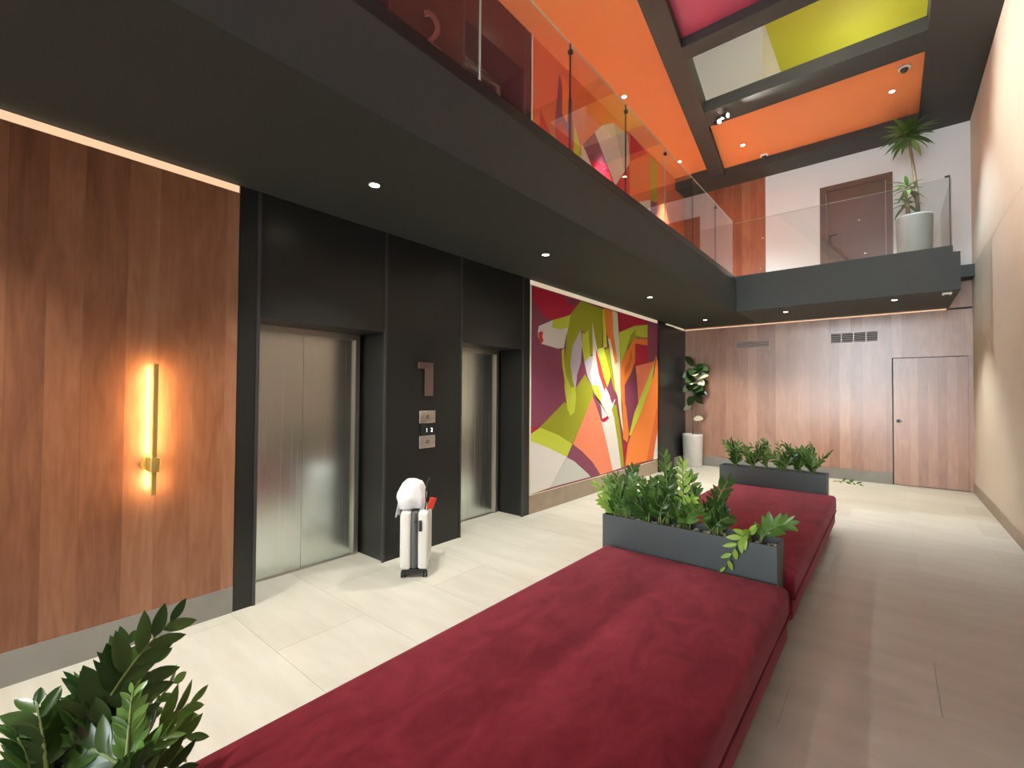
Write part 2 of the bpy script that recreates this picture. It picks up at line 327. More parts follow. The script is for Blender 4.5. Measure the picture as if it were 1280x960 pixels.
# ------------------------------------------------------------------ mesh helpers
class MB:
    def __init__(s):
        s.bm = bmesh.new()
        s.mats = []
    def mi(s, name):
        if name not in s.mats: s.mats.append(name)
        return s.mats.index(name)
    def face(s, pts, mat, smooth=False):
        vs = [s.bm.verts.new(p) for p in pts]
        f = s.bm.faces.new(vs); f.material_index = s.mi(mat); f.smooth = smooth
        return f
    def box(s, x0, x1, y0, y1, z0, z1, mat):
        i = s.mi(mat)
        v = [s.bm.verts.new((x, y, z)) for x in (x0, x1) for y in (y0, y1) for z in (z0, z1)]
        for q in ((0, 1, 3, 2), (4, 6, 7, 5), (0, 4, 5, 1), (2, 3, 7, 6), (0, 2, 6, 4), (1, 5, 7, 3)):
            f = s.bm.faces.new([v[k] for k in q]); f.material_index = i
        return s
    def rbox(s, x0, x1, y0, y1, z0, z1, r, mat, seg=3):
        b2 = bmesh.new()
        bmesh.ops.create_cube(b2, size=1.0)
        for v in b2.verts:
            v.co = Vector(((x0 + x1) / 2 + v.co.x * (x1 - x0), (y0 + y1) / 2 + v.co.y * (y1 - y0), (z0 + z1) / 2 + v.co.z * (z1 - z0)))
        bmesh.ops.bevel(b2, geom=list(b2.edges) + list(b2.verts), offset=r, segments=seg, profile=0.5, affect='EDGES')
        s.merge(b2, mat, True); return s
    def merge(s, b2, mat, smooth=False, mtx=None):
        i = s.mi(mat); mp = {}
        for v in b2.verts: mp[v] = s.bm.verts.new(mtx @ v.co if mtx else v.co)
        for f in b2.faces:
            try:
                g = s.bm.faces.new([mp[v] for v in f.verts]); g.material_index = i; g.smooth = smooth
            except ValueError: pass
        b2.free(); return s
    def prism(s, poly, a0, a1, axis, mat):
        """poly of 2D points extruded along axis between a0 and a1"""
        def P(p, a):
            if axis == 'X': return (a, p[0], p[1])
            if axis == 'Y': return (p[0], a, p[1])
            return (p[0], p[1], a)
        i = s.mi(mat)
        A = [s.bm.verts.new(P(p, a0)) for p in poly]; B = [s.bm.verts.new(P(p, a1)) for p in poly]
        n = len(poly)
        fs = [s.bm.faces.new(A[::-1]), s.bm.faces.new(B)]
        for k in range(n): fs.append(s.bm.faces.new((A[k], A[(k + 1) % n], B[(k + 1) % n], B[k])))
        for f in fs: f.material_index = i
        return s
    def tube(s, pts, rad, mat, seg=8, caps=True):
        i = s.mi(mat); pts = [Vector(p) for p in pts]
        rs = rad if isinstance(rad, (list, tuple)) else [rad] * len(pts)
        rings = []; ref = Vector((0.13, 0.31, 0.94)).normalized()
        for k, p in enumerate(pts):
            t = (pts[min(k + 1, len(pts) - 1)] - pts[max(k - 1, 0)]).normalized()
            if abs(t.dot(ref)) > 0.97: ref2 = Vector((1, 0, 0))
            else: ref2 = ref
            a = t.cross(ref2).normalized(); b = t.cross(a)
            rings.append([s.bm.verts.new(p + (a * math.cos(2 * math.pi * q / seg) + b * math.sin(2 * math.pi * q / seg)) * rs[k]) for q in range(seg)])
        for k in range(len(rings) - 1):
            for q in range(seg):
                f = s.bm.faces.new((rings[k][q], rings[k][(q + 1) % seg], rings[k + 1][(q + 1) % seg], rings[k + 1][q])); f.material_index = i; f.smooth = True
        if caps:
            f = s.bm.faces.new(rings[0][::-1]); f.material_index = i
            f = s.bm.faces.new(rings[-1]); f.material_index = i
        return s
    def lathe(s, prof, mat, seg=32, cx=0, cy=0, cz=0, smooth=True):
        i = s.mi(mat); rings = []
        for r, z in prof:
            if r < 1e-6: rings.append([s.bm.verts.new((cx, cy, cz + z))])
            else: rings.append([s.bm.verts.new((cx + r * math.cos(2 * math.pi * q / seg), cy + r * math.sin(2 * math.pi * q / seg), cz + z)) for q in range(seg)])
        for k in range(len(rings) - 1):
            A, B = rings[k], rings[k + 1]
            for q in range(seg):
                q2 = (q + 1) % seg
                if len(A) == 1 and len(B) == 1: continue
                if len(A) == 1: vs = (A[0], B[q2], B[q])
                elif len(B) == 1: vs = (A[q], A[q2], B[0])
                else: vs = (A[q], A[q2], B[q2], B[q])
                f = s.bm.faces.new(vs); f.material_index = i; f.smooth = smooth
        return s
    def xf(s, mtx):
        bmesh.ops.transform(s.bm, matrix=mtx, verts=s.bm.verts); return s
    def mesh(s, name):
        bmesh.ops.recalc_face_normals(s.bm, faces=s.bm.faces)
        me = bpy.data.meshes.new(name); s.bm.to_mesh(me); s.bm.free()
        for n in s.mats: me.materials.append(MATS[n])
        return me
    def build(s, name, parent=None, loc=None, **kw):
        return link(name, s.mesh(name), parent, loc, **kw)

def link(name, me, parent=None, loc=None, label=None, cat=None, group=None, kind=None):
    o = bpy.data.objects.new(name, me); COL.objects.link(o)
    if parent: o.parent = parent
    if loc is not None: o.location = loc
    tag(o, label, cat, group, kind)
    return o
def tag(o, label=None, cat=None, group=None, kind=None):
    if label: o['label'] = label
    if cat: o['category'] = cat
    if group: o['group'] = group
    if kind: o['kind'] = kind
    return o
def thing(name, label, cat, loc=(0, 0, 0), rz=0, group=None, kind=None):
    o = bpy.data.objects.new(name, None); COL.objects.link(o)
    o.empty_display_size = 0.1
    o.location = loc; o.rotation_euler = (0, 0, rz)
    return tag(o, label, cat, group, kind)
def struct(name, mb, label, cat, parent=None):
    return mb.build(name, parent, label=label, cat=cat, kind='structure')
def bx(x0, x1, y0, y1, z0, z1, mat): return MB().box(x0, x1, y0, y1, z0, z1, mat)
def copy_tree(o, parent=None):
    c = o.copy(); COL.objects.link(c); c.parent = parent
    for ch in list(o.children): copy_tree(ch, c)
    return c
UNIT = {}
def piece(name, parent, x0, x1, y0, y1, z0, z1, mat, bev=0.0):
    """one board / tile / panel: a shared unit box scaled to its own size"""
    key = (mat,)
    if key not in UNIT:
        UNIT[key] = MB().box(-.5, .5, -.5, .5, -.5, .5, mat).mesh('unit_' + mat)
    o = link(name, UNIT[key], parent)
    o.location = ((x0 + x1) / 2, (y0 + y1) / 2, (z0 + z1) / 2)
    o.scale = (x1 - x0, y1 - y0, z1 - z0)
    return o
rnd = random.Random(11)

# ================================================================== SETTING
# ---- floor
floor = struct('floor', bx(XL - 0.6, XR + 0.2, YB - 0.2, YF + 0.2, -0.12, -0.004, 'grout'), 'large beige stone tiles laid across the whole lobby floor', 'floor')
ty = 3.03 - 0.6 * 9
row = 0
while ty < YF:
    x = XD - 0.05 - (0.6 if row % 2 else 0.0)
    while x < XR:
        a0, a1 = max(x, XD - 0.05), min(x + 1.2, XR)
        b0, b1 = max(ty, YB), min(ty + 0.6, YF)
        if a1 - a0 > 0.03 and b1 - b0 > 0.03:
            piece('tile', floor, a0 + 0.0009, a1 - 0.0009, b0 + 0.0009, b1 - 0.0009, -0.014, 0.0, 'floor_tile')
        x += 1.2
    ty += 0.6; row += 1

# ---- left wall: boarded part beside the viewer
def boards(parent, axis, a0, a1, face, depth, z0, z1, mat, wmin, wmax, r, out):
    a = a0
    while a < a1 - 1e-4:
        w = r.uniform(wmin, wmax)
        b = a + w
        if a1 - b < wmin * 0.7: b = a1
        proud = r.uniform(0, 0.0016)
        g = 0.0001
        if axis == 'Y':
            x0, x1 = sorted((face + out * proud, face - out * depth))
            piece('plank', parent, x0, x1, a + g, b - g, z0, z1, mat)
        else:
            y0, y1 = sorted((face + out * proud, face - out * depth))
            piece('plank', parent, a + g, b - g, y0, y1, z0, z1, mat)
        a = b
wl = struct('wall_left', bx(XL - 0.30, XL - 0.025, YB, 1.246, 0, 6.3, 'wood_dark_door'), 'wood boarded wall carrying the lit sconce', 'wall')
boards(wl, 'Y', -2.0, 1.246, XL, 0.024, 0.178, 2.945, 'wood_board', 0.10, 0.20, random.Random(4), 1)
struct('baseboard_left', bx(XL - 0.024, XL + 0.004, YB, 1.246, 0, 0.178, 'grey_skirting'), 'flat grey skirting under the wood boarded wall with the sconce', 'skirting')
bx(XL - 0.024, XL - 0.004, YB, 1.244, 2.947, 2.996, 'led_cove').build('cove_light_strip', label='glowing orange cove strip above the boards with the sconce', cat='light strip')

# ---- lift portal: black metal cladding
we = struct('wall_lift', bx(XD - 0.30, XD - 0.06, 1.246, 4.66, 0, 6.3, 'black_metal'), 'black metal clad wall around the two lift doors', 'wall')
def clad(y0, y1, z0, z1, x0=XD - 0.06, x1=XL): return piece('panel', we, x0, x1, y0, y1, z0, z1, 'black_metal')
def edge(y, z0, z1, x=XL): return piece('edge_trim', we, x - 0.01, x + 0.008, y - 0.011, y + 0.011, z0, z1, 'black_metal_edge')
for (zb, zh, zt) in ((0.0, 2.085, ZS), (ZM, ZM + 2.06, 6.2)):
    clad(1.250, 1.372, zb, zt)                       # pier beside the boards
    clad(1.392, 2.462, zh, zt)                       # header over the first lift
    clad(2.486, 3.416, zb, zt)                       # pier with the call plates
    clad(3.440, 4.490, zh, zt)                       # header over the second lift
    clad(4.512, 4.640, zb, zt)                       # pier beside the mural
    for yy in (1.382, 2.474, 3.428, 4.501): edge(yy, zb, zt)
def lift_door(n, y0, y1, zb, zh, label, mat='brushed_steel'):
    d = thing('door_%d' % n, label, 'lift door', (XD, (y0 + y1) / 2, zb), kind='structure')
    h = zh - zb; w = (y1 - y0); L0, L1 = -w / 2, w / 2
    fx = 0.035
    MB().box(-0.05, fx, L0, L0 + 0.045, 0, h, 'steel_plate').box(-0.05, fx, L1 - 0.045, L1, 0, h, 'steel_plate').box(-0.05, fx, L0 + 0.045, L1 - 0.045, h - 0.05, h, 'steel_plate').build('door_frame', d)
    mid = 0.0
    bx(-0.035, 0.0, L0 + 0.046, mid - 0.0015, 0.008, h - 0.052, mat).build('door_leaf', d)
    bx(-0.035, 0.0, mid + 0.0015, L1 - 0.046, 0.008, h - 0.052, mat).build('door_leaf', d)
    bx(-0.05, 0.03, L0, L1, 0.0, 0.006, 'steel_plate').build('sill', d)
lift_door(1, 1.394, 2.460, 0, 2.085, 'brushed steel lift door nearest the lit sconce')
lift_door(2, 3.442, 4.488, 0, 2.085, 'brushed steel lift door beside the colourful mural')
lift_door(3, 3.442, 4.488, ZM, ZM + 2.06, 'upper floor lift door behind the glass balustrade', 'steel_dark')
lift_door(4, 1.394, 2.460, ZM, ZM + 2.06, 'upper floor lift door above the mezzanine edge, left one', 'steel_dark')

# ---- left wall beyond the lifts
wm = struct('wall_mural', bx(XL - 0.30, XL - 0.03, 4.66, YF + 0.2, 0, 6.3, 'black_paint'), 'side wall behind the two murals', 'wall')
struct('baseboard_mural', bx(XL - 0.03, XL + 0.006, 4.642, 8.80, 0, 0.235, 'stone_skirting'), 'deep brown stone skirting below the lower mural', 'skirting')
struct('door_5', bx(XL - 0.03, XL + 0.035, 8.805, 9.62, 0.0, 2.95, 'black_metal').box(XL - 0.03, XL + 0.01, 9.63, YF, 0.2, 2.95, 'black_metal'), 'tall plain black door panel beside the lower mural', 'door')
struct('baseboard_corner', bx(XL - 0.03, XL + 0.03, 9.63, YF, 0, 0.2, 'grey_skirting'), 'short grey skirting in the corner behind the fig pot', 'skirting')
bx(XL - 0.03, XL - 0.002, 9.3, YF - 0.03, 2.953, 2.996, 'led_cove_pale').build('cove_light_strip', label='short pale cove strip over the black corner panel', cat='light strip')
bx(XL - 0.03, XL - 0.004, 4.645, 8.80, 2.938, 2.996, 'led_cove_pale').build('cove_light_strip', label='pale cove strip running above the lower mural', cat='light strip')

# ---- far wall
wf = struct('wall_far', bx(XL - 0.3, XR + 0.3, YF + 0.025, YF + 0.3, 0, 9.0, 'black_paint'), 'far lobby wall of vertical wood boards with white wall above', 'wall')
rf = random.Random(23)
boards(wf, 'X', XL, 0.020, YF, 0.024, 0.2, 2.955, 'wood_board_far', 0.11, 0.21, rf, -1)
boards(wf, 'X', 0.020, XR, YF, 0.024, 2.195, 2.955, 'wood_board_far', 0.13, 0.24, rf, -1)
boards(wf, 'X', XL, XR, YF, 0.024, 2.985, 3.52, 'wood_board_far', 0.13, 0.24, rf, -1)
struct('baseboard_far', bx(XL, 0.018, YF - 0.012, YF + 0.024, 0, 0.198, 'grey_skirting'), 'grey skirting along the far wood boarded wall', 'skirting')
bx(XL, 0.72, YF - 0.006, YF + 0.02, 2.962, 2.978, 'led_cove').build('cove_light_strip', label='thin orange cove strip along the top of the far boards', cat='light strip')
d = thing('door_6', 'flush wood boarded door at the right end of the far wall', 'door', (0.5, YF, 0), kind='structure')
xs = [-0.462, -0.372, -0.245, -0.145, -0.02, 0.10, 0.215, 0.335, 0.466]
for k in range(len(xs) - 1):
    piece('plank', d, xs[k] + 0.0001, xs[k + 1] - 0.0001, -0.002 - 0.001 * (k % 2), 0.022, 0.012, 2.182, 'wood_board_far')
MB().box(-0.425, -0.375, -0.012, -0.002, 1.075, 1.13, 'black_plastic').box(-0.41, -0.35, -0.04, -0.03, 1.095, 1.11, 'black_plastic').box(-0.41, -0.398, -0.035, -0.01, 1.095, 1.11, 'black_plastic').build('door_handle', d)
bx(0.018, 0.030, YF + 0.0, YF + 0.024, 0, 2.19, 'black_paint').build('shadow_gap', wf)
bx(0.968, XR, YF - 0.004, YF + 0.024, 0, 2.195, 'wood_board_far').build('door_post', wf)

# upper white wall with wood end
wu = struct('wall_upper', bx(-1.925, XR, YF - 0.012, YF + 0.025, 3.52, 6.0, 'white_paint'), 'white wall of the upper landing with a brown door', 'wall')
boards(wu, 'X', XL - 0.02, -1.927, YF - 0.014, 0.03, 3.52, 6.0, 'wood_upper', 0.12, 0.2, random.Random(5), -1)
d = thing('door_7', 'brown door in a wide brown frame on the upper landing', 'door', (-0.475, YF - 0.012, ZM), kind='structure')
MB().box(-0.53, -0.435, -0.03, 0.0, 0, 1.895, 'wood_dark_door').box(0.435, 0.53, -0.03, 0.0, 0, 1.895, 'wood_dark_door').box(-0.435, 0.435, -0.03, 0.0, 1.79, 1.895, 'wood_dark_door').build('door_frame', d)
bx(-0.43, 0.43, -0.012, 0.0, 0.01, 1.785, 'wood_dark_door').build('door_leaf', d)
bx(-0.40, -0.16, -0.014, -0.010, 0.50, 1.0, 'wood_dark_door').build('inset_panel', d)
MB().rbox(-0.40, -0.36, -0.02, -0.012, 0.80, 0.97, 0.004, 'black_plastic').tube([(-0.38, -0.02, 0.94), (-0.38, -0.06, 0.94), (-0.27, -0.06, 0.955)], 0.009, 'black_plastic').build('door_handle', d)

# ---- right wall
wr = struct('wall_right', bx(XR + 0.012, XR + 0.3, YB, YF, 0, 9.0, 'plaster_beige'), 'tall beige plastered wall along the right side', 'wall')
yy = [YB, -4.8, -1.9, 1.0, 3.9, 6.8, 9.35, YF]
zz = [0.0, 3.62, 6.6]
for j in range(len(zz) - 1):
    for k in range(len(yy) - 1):
        piece('panel', wr, XR, XR + 0.013, yy[k] + 0.0015, yy[k + 1] - 0.0015, zz[j] + 0.002, zz[j + 1] - 0.002, 'plaster_beige')
struct('baseboard_right', bx(XR - 0.014, XR, YB, YF - 0.03, 0, 0.155, 'stone_skirting'), 'beige stone skirting along the right wall', 'skirting')

# ---- mezzanine over the lifts and bridge to the right
mz = struct('floor_mezzanine', bx(XL - 0.02, XM, YB, YF, ZS, ZM - 0.05, 'soffit_paint'), 'dark underside and edge of the mezzanine above the lifts', 'mezzanine')
bx(XM, XM + 0.002, YB, YBR, ZS, 3.50, 'fascia_paint').build('fascia', mz)
bx(XL - 0.02, XM - 0.03, YB, YF, ZM - 0.05, ZM, 'mezzanine_floor').build('walking_surface', mz)
bx(XM - 0.085, XM - 0.012, YB, YBR + 0.08, ZM - 0.05, 3.605, 'black_metal').build('kerb', mz)
br = struct('floor_bridge', bx(XM, 0.745, YBR, YF, ZS - 0.01, ZM - 0.05, 'fascia_paint'), 'dark grey bridge slab crossing in front of the far wall', 'bridge')
bx(XM - 0.05, 0.70, YBR + 0.1, YF - 0.012, ZM - 0.05, ZM, 'mezzanine_floor').build('walking_surface', br)
bx(XM - 0.085, 0.672, YBR + 0.012, YBR + 0.085, ZM - 0.05, 3.605, 'fascia_paint').build('kerb', br)
bx(0.655, 0.672, YBR + 0.085, YF - 0.012, ZM - 0.05, 3.605, 'fascia_paint').build('kerb', br)
bx(0.745, XR, 10.02, YF, 3.41, 3.60, 'fascia_paint').build('wall_ledge', br)

# ---- ceiling
SK = 0.131
def beam_left(y): return -2.18 - SK * (y - 4.81)
def beam_right(y): return -1.93 - SK * (y - 5.0)
cl = struct('ceiling', MB().box(XL - 0.3, XR + 0.3, YB - 0.2, 13.4, 8.3, 8.45, 'white_paint'), 'roof slab over the lobby', 'ceiling')
def quad_slab(pts, z0, z1, mat): return MB().prism(pts, z0, z1, 'Z', mat)
quad_slab([(XL - 0.03, YB), (beam_left(YB) + 0.05, YB), (beam_left(YF) + 0.05, YF), (XL - 0.03, YF)], 6.19, 6.30, 'orange_paint').build('ceiling_panel', cl, label='orange ceiling over the mezzanine')
quad_slab([(beam_right(7.7), 7.7), (0.42, 7.7), (0.42, 10.0), (beam_right(10.0), 10.0)], 6.10, 6.17, 'orange_paint').build('ceiling_panel', cl, label='orange ceiling coffer')
quad_slab([(beam_right(YB), YB), (0.42, YB), (0.42, 5.9), (beam_right(5.9), 5.9)], 6.13, 6.30, 'pink_paint').build('ceiling_panel', cl, label='pink ceiling coffer')
# storey above, seen through the opening between two beams
bx(-1.62, XR + 0.2, 5.9, 13.2, 7.9, 8.0, 'yellow_paint').build('ceiling_panel', cl, label='yellow ceiling of the storey above')
us = struct('wall_storey', bx(-3.2, -1.62, 8.5, 8.6, 6.33, 8.3, 'white_paint').box(-1.72, -1.62, 8.6, 13.2, 6.19, 8.3, 'white_paint').box(-1.62, XR + 0.2, 13.1, 13.2, 6.17, 8.3, 'white_paint').box(-3.2, XR + 0.2, 5.2, 5.3, 6.30, 8.3, 'white_paint').box(-3.3, -3.2, 5.2, 8.6, 6.30, 8.3, 'white_paint').box(XR + 0.1, XR + 0.2, 5.2, 13.2, 6.19, 8.3, 'white_paint').box(-1.62, XR + 0.1, YF + 0.31, 13.2, 6.0, 6.17, 'white_paint'), 'white walls of the storey seen through the ceiling opening', 'wall')
cu = MB()
for k in range(9):
    cu.tube([(0.50 + 0.02 * (k % 2), 6.6 + 0.16 * k, 6.2), (0.50 + 0.02 * (k % 2), 6.6 + 0.16 * k, 7.9)], 0.07, 'white_paint', seg=10)
cu.build('curtain', label='pale curtain folds at the right of the yellow ceiling', cat='curtain')
# beams
struct('trim_1', MB().prism([(beam_left(YB), YB), (beam_right(YB), YB), (beam_right(YF), YF), (beam_left(YF), YF)], ZC, 6.32, 'Z', 'black_paint'), 'long black ceiling beam above the mezzanine edge', 'beam')
struct('trim_2', bx(0.385, XR, YB, YF, ZC, 6.32, 'black_paint'), 'wide black ceiling band along the right wall', 'beam')
struct('trim_3', bx(-2.2, 0.40, 5.86, 6.12, ZC + 0.004, 6.32, 'black_paint'), 'black cross beam between pink and yellow ceilings', 'beam')
struct('trim_4', bx(-2.4, 0.40, 7.45, 7.90, ZC + 0.004, 6.185, 'black_paint'), 'black cross beam between yellow and orange ceilings', 'beam')
struct('trim_5', bx(XL, 0.40, 9.77, YF, 5.955, 6.32, 'black_paint'), 'black cross beam against the upper white wall', 'beam')

# ---- glazed facade behind the viewer, the source of daylight
wb = struct('wall_back', MB().box(XL - 0.3, XR + 0.3, YB - 0.2, YB, 5.75, 8.45, 'black_paint').box(XL - 0.3, XR + 0.3, YB - 0.2, YB, -0.12, 0.12, 'black_paint').box(XL - 0.6, XL + 0.2, YB - 0.2, YB, 0.12, 5.75, 'black_paint').box(XR - 0.15, XR + 0.3, YB - 0.2, YB, 0.12, 5.75, 'black_paint').box(XL + 0.2, XM, YB - 0.2, YB, ZS, ZM, 'black_paint'), 'entrance wall behind the viewer', 'wall')
XW = (XM + XR - 0.15) / 2
for wn, (x0, x1, z0, z1, lb) in enumerate(((XL + 0.2, XM, 0.12, ZS, 'entrance window below the mezzanine'), (XL + 0.2, XM, ZM, 5.75, 'entrance window on the mezzanine'), (XM, XW, 0.12, 5.75, 'tall entrance window behind the sofas'), (XW, XR - 0.15, 0.12, 5.75, 'tall entrance window beside the right wall'))):
    w = thing('window_%d' % (wn + 1), lb, 'window', (0, YB - 0.1, 0), kind='structure')
    MB().box(x0, x0 + 0.05, -0.04, 0.04, z0, z1, 'window_frame').box(x1 - 0.05, x1, -0.04, 0.04, z0, z1, 'window_frame').box(x0, x1, -0.04, 0.04, z0, z0 + 0.05, 'window_frame').box(x0, x1, -0.04, 0.04, z1 - 0.05, z1, 'window_frame').build('window_frame', w)
    bx(x0 + 0.05, x1 - 0.05, -0.006, 0.006, z0 + 0.05, z1 - 0.05, 'window_glass').build('pane', w)
    pl = bpy.data.lights.new('daylight_portal', 'AREA'); pl.shape = 'RECTANGLE'
    pl.size = x1 - x0; pl.size_y = z1 - z0; pl.cycles.is_portal = True
    po = bpy.data.objects.new('daylight_portal', pl); COL.objects.link(po)
    po.location = ((x0 + x1) / 2, 0.12, (z0 + z1) / 2); po.rotation_euler = (math.radians(90), 0, 0); po.parent = w

# ================================================================== LAMPS
dl_me = None
def downlight(x, y, z, label, group, watts, size=105, r=0.034, blend=0.75, color=(1.0, 0.97, 0.87)):
    global dl_me
    t = thing('downlight', label, 'downlight', (x, y, z), group=group)
    MB().lathe([(r * 1.25, 0.0), (r * 1.25, -0.006), (r, -0.006), (r, 0.004)], 'lamp_trim', seg=20).build('trim_ring', t)
    MB().lathe([(0, -0.003), (r, -0.003), (r, 0.002), (0, 0.002)], 'led_lamp', seg=20).build('lens', t)
    ld = bpy.data.lights.new('downlight_beam', 'SPOT'); ld.energy = watts; ld.color = color
    ld.spot_size = math.radians(size); ld.spot_blend = blend; ld.shadow_soft_size = r
    lo = bpy.data.objects.new('downlight_beam', ld); COL.objects.link(lo); lo.location = (0, 0, -0.02); lo.parent = t
    return t
W = DOWNLIGHT_W
downlight(-2.79, -0.3, ZS, 'soffit downlight behind the viewer side of the sconce', 'soffit downlights', W * 1.5, size=102, blend=0.95)
downlight(-2.79, 1.84, ZS, 'soffit downlight in front of the lift nearest the sconce', 'soffit downlights', W * 1.5, size=102, blend=0.95)
downlight(-2.785, 3.91, ZS, 'soffit downlight in front of the second lift', 'soffit downlights', W * 1.5, size=102, blend=0.95)
downlight(-2.79, 6.62, ZS, 'soffit downlight in front of the lower mural', 'soffit downlights', W * 2.1, size=102, blend=0.95)
downlight(-2.79, 9.30, ZS, 'soffit downlight near the potted fig corner', 'soffit downlights', W * 1.1)
downlight(-1.40, 9.17, ZS - 0.01, 'downlight under the bridge, above the far planter', 'bridge downlights', W * 1.1)
downlight(0.055, 9.0, ZS - 0.01, 'downlight under the bridge near the far door', 'bridge downlights', W * 1.1)
downlight(-2.9, 2.2, 6.19, 'downlight in the orange mezzanine ceiling above the lifts', 'orange ceiling downlights', W * 8, size=50)
downlight(-3.0, 4.3, 6.19, 'downlight in the orange mezzanine ceiling by the upper lift', 'orange ceiling downlights', W * 8, size=50)
downlight(-3.18, 6.55, 6.19, 'downlight in the orange mezzanine ceiling behind the glass', 'orange ceiling downlights', W * 8, size=50)
downlight(-3.22, 9.1, 6.19, 'downlight in the orange mezzanine ceiling at its far end', 'orange ceiling downlights', W * 8, size=50)
downlight(-2.05, 9.05, 6.10, 'left downlight in the orange coffer above the bridge', 'coffer downlights', W * 2.4, size=84, color=(0.84, 0.95, 1.0))
downlight(0.05, 8.83, 6.10, 'right downlight in the orange coffer above the bridge', 'coffer downlights', W * 2.4, size=84, color=(0.84, 0.95, 1.0))
downlight(-0.6, -1.2, 6.13, 'downlight in the pink coffer over the entrance', 'coffer downlights', W * 0.1)
downlight(-0.6, 2.4, 6.13, 'downlight in the pink coffer over the sofas', 'coffer downlights', W * 0.1)

# twin spotlight heads on the beam
def spot_head(x, y, z, aim, label, watts):
    t = thing('spotlight', label, 'spotlight', (x, y, z), group='twin spotlights on the beam')
    a = Vector(aim).normalized()
    MB().tube([(0, 0, 0.0), (0, 0, -0.05)], 0.008, 'black_plastic').build('bracket', t)
    c = Vector((0, 0, -0.07))
    MB().tube([c - a * 0.05, c + a * 0.05], 0.035, 'black_plastic', seg=16).build('housing', t)
    MB().tube([c + a * 0.046, c + a * 0.052], 0.031, 'led_lamp', seg=16).build('lens', t)
    ld = bpy.data.lights.new('spot_beam', 'SPOT'); ld.energy = watts; ld.color = (1.0, 0.94, 0.84); ld.spot_size = math.radians(75); ld.spot_blend = 0.8; ld.shadow_soft_size = 0.03
    lo = bpy.data.objects.new('spot_beam', ld); COL.objects.link(lo); lo.parent = t
    lo.location = c + a * 0.07; lo.rotation_euler = a.to_track_quat('-Z', 'Y').to_euler()
spot_head(-1.98, 7.62, ZC, (3.0, -1.0, -0.9), 'brighter right spotlight of the pair under the ceiling beam', 260)
spot_head(-2.12, 7.72, ZC, (3.1, -2.6, -1.3), 'smaller left spotlight of the pair under the ceiling beam', 160)

# unseen lamp added in the storey above to brighten its yellow ceiling
t = thing('unseen_fill_lamp', 'added globe lamp, hidden above the orange coffer, brightening the yellow ceiling', 'lamp', (-0.35, 9.9, 6.17))
MB().lathe([(0, 0), (0.14, 0), (0.14, 0.02), (0, 0.025)], 'black_plastic', seg=24).build('base', t)
MB().tube([(0, 0, 0.02), (0, 0, 0.45)], 0.012, 'black_plastic').build('pole', t)
MB().lathe([(0, 0.44), (0.08, 0.47), (0.12, 0.56), (0.08, 0.65), (0, 0.68)], 'led_lamp', seg=20).build('globe', t)
ld = bpy.data.lights.new('fill_glow', 'POINT'); ld.energy = 9; ld.color = (1, 0.93, 0.82); ld.shadow_soft_size = 0.1
lo = bpy.data.objects.new('fill_glow', ld); COL.objects.link(lo); lo.parent = t; lo.location = (0, 0, 0.82)

t = thing('unseen_fill_lamp', 'added globe lamp, hidden above the pink coffer, brightening the white upstairs wall', 'lamp', (-0.6, 5.62, 6.32))  # second unseen lamp, added to brighten the white wall upstairs
MB().lathe([(0, 0), (0.14, 0), (0.14, 0.02), (0, 0.025)], 'black_plastic', seg=24).build('base', t)
MB().tube([(0, 0, 0.02), (0, 0, 0.45)], 0.012, 'black_plastic').build('pole', t)
MB().lathe([(0, 0.44), (0.08, 0.47), (0.12, 0.56), (0.08, 0.65), (0, 0.68)], 'led_lamp', seg=20).build('globe', t)
ld = bpy.data.lights.new('fill_glow', 'POINT'); ld.energy = 27; ld.color = (1, 0.93, 0.82); ld.shadow_soft_size = 0.1
lo = bpy.data.objects.new('fill_glow', ld); COL.objects.link(lo); lo.parent = t; lo.location = (0, 0, 0.82)

# wall sconce
t = thing('wall_sconce', 'slim brass bar sconce glowing against the wood boards', 'sconce', (XL, 0.768, 1.09))
bx(0.082, 0.102, -0.011, 0.011, -0.185, 0.615, 'brass_dark').build('bar', t)
bx(0.070, 0.0815, -0.008, 0.008, -0.165, 0.600, 'led_sconce').build('light_tube', t)
MB().tube([(0.0, 0, 0), (0.022, 0, 0)], 0.05, 'brass_dark', seg=24).build('wall_plate', t)
MB().rbox(0.018, 0.118, -0.022, 0.022, -0.045, 0.045, 0.005, 'brass_dark').build('clamp', t)

# ================================================================== WALL THINGS
def flat_text(txt, size, depth, mat, name):
    cu_ = bpy.data.curves.new(name, 'FONT'); cu_.body = txt; cu_.size = size; cu_.extrude = depth; cu_.align_x = 'CENTER'
    o = bpy.data.objects.new(name, cu_); COL.objects.link(o)
    dg = bpy.context.evaluated_depsgraph_get()
    me = bpy.data.meshes.new_from_object(o.evaluated_get(dg)); bpy.data.objects.remove(o)
    me.materials.clear(); me.materials.append(MATS[mat]); me.name = name
    return me
FACE_X = Matrix(((0, 0, 1, 0), (1, 0, 0, 0), (0, 1, 0, 0), (0, 0, 0, 1)))   # text x -> +Y, text y -> +Z, normal -> +X
n1 = MB().prism([(2.845, 1.835), (2.845, 1.775), (2.93, 1.775), (2.93, 1.505), (3.02, 1.505), (3.02, 1.835)], XL + 0.006, XL + 0.03, 'X', 'bronze')
n1.build('floor_numeral', label='bronze numeral 1 on the black pier between the lifts', cat='numeral')
o = link('floor_numeral', flat_text('2', 0.52, 0.012, 'bronze', 'floor_numeral'), label='bronze numeral 2 on the upper black pier behind glass', cat='numeral')
o.matrix_world = Matrix.Translation((XL + 0.018, 2.98, 5.0)) @ FACE_X
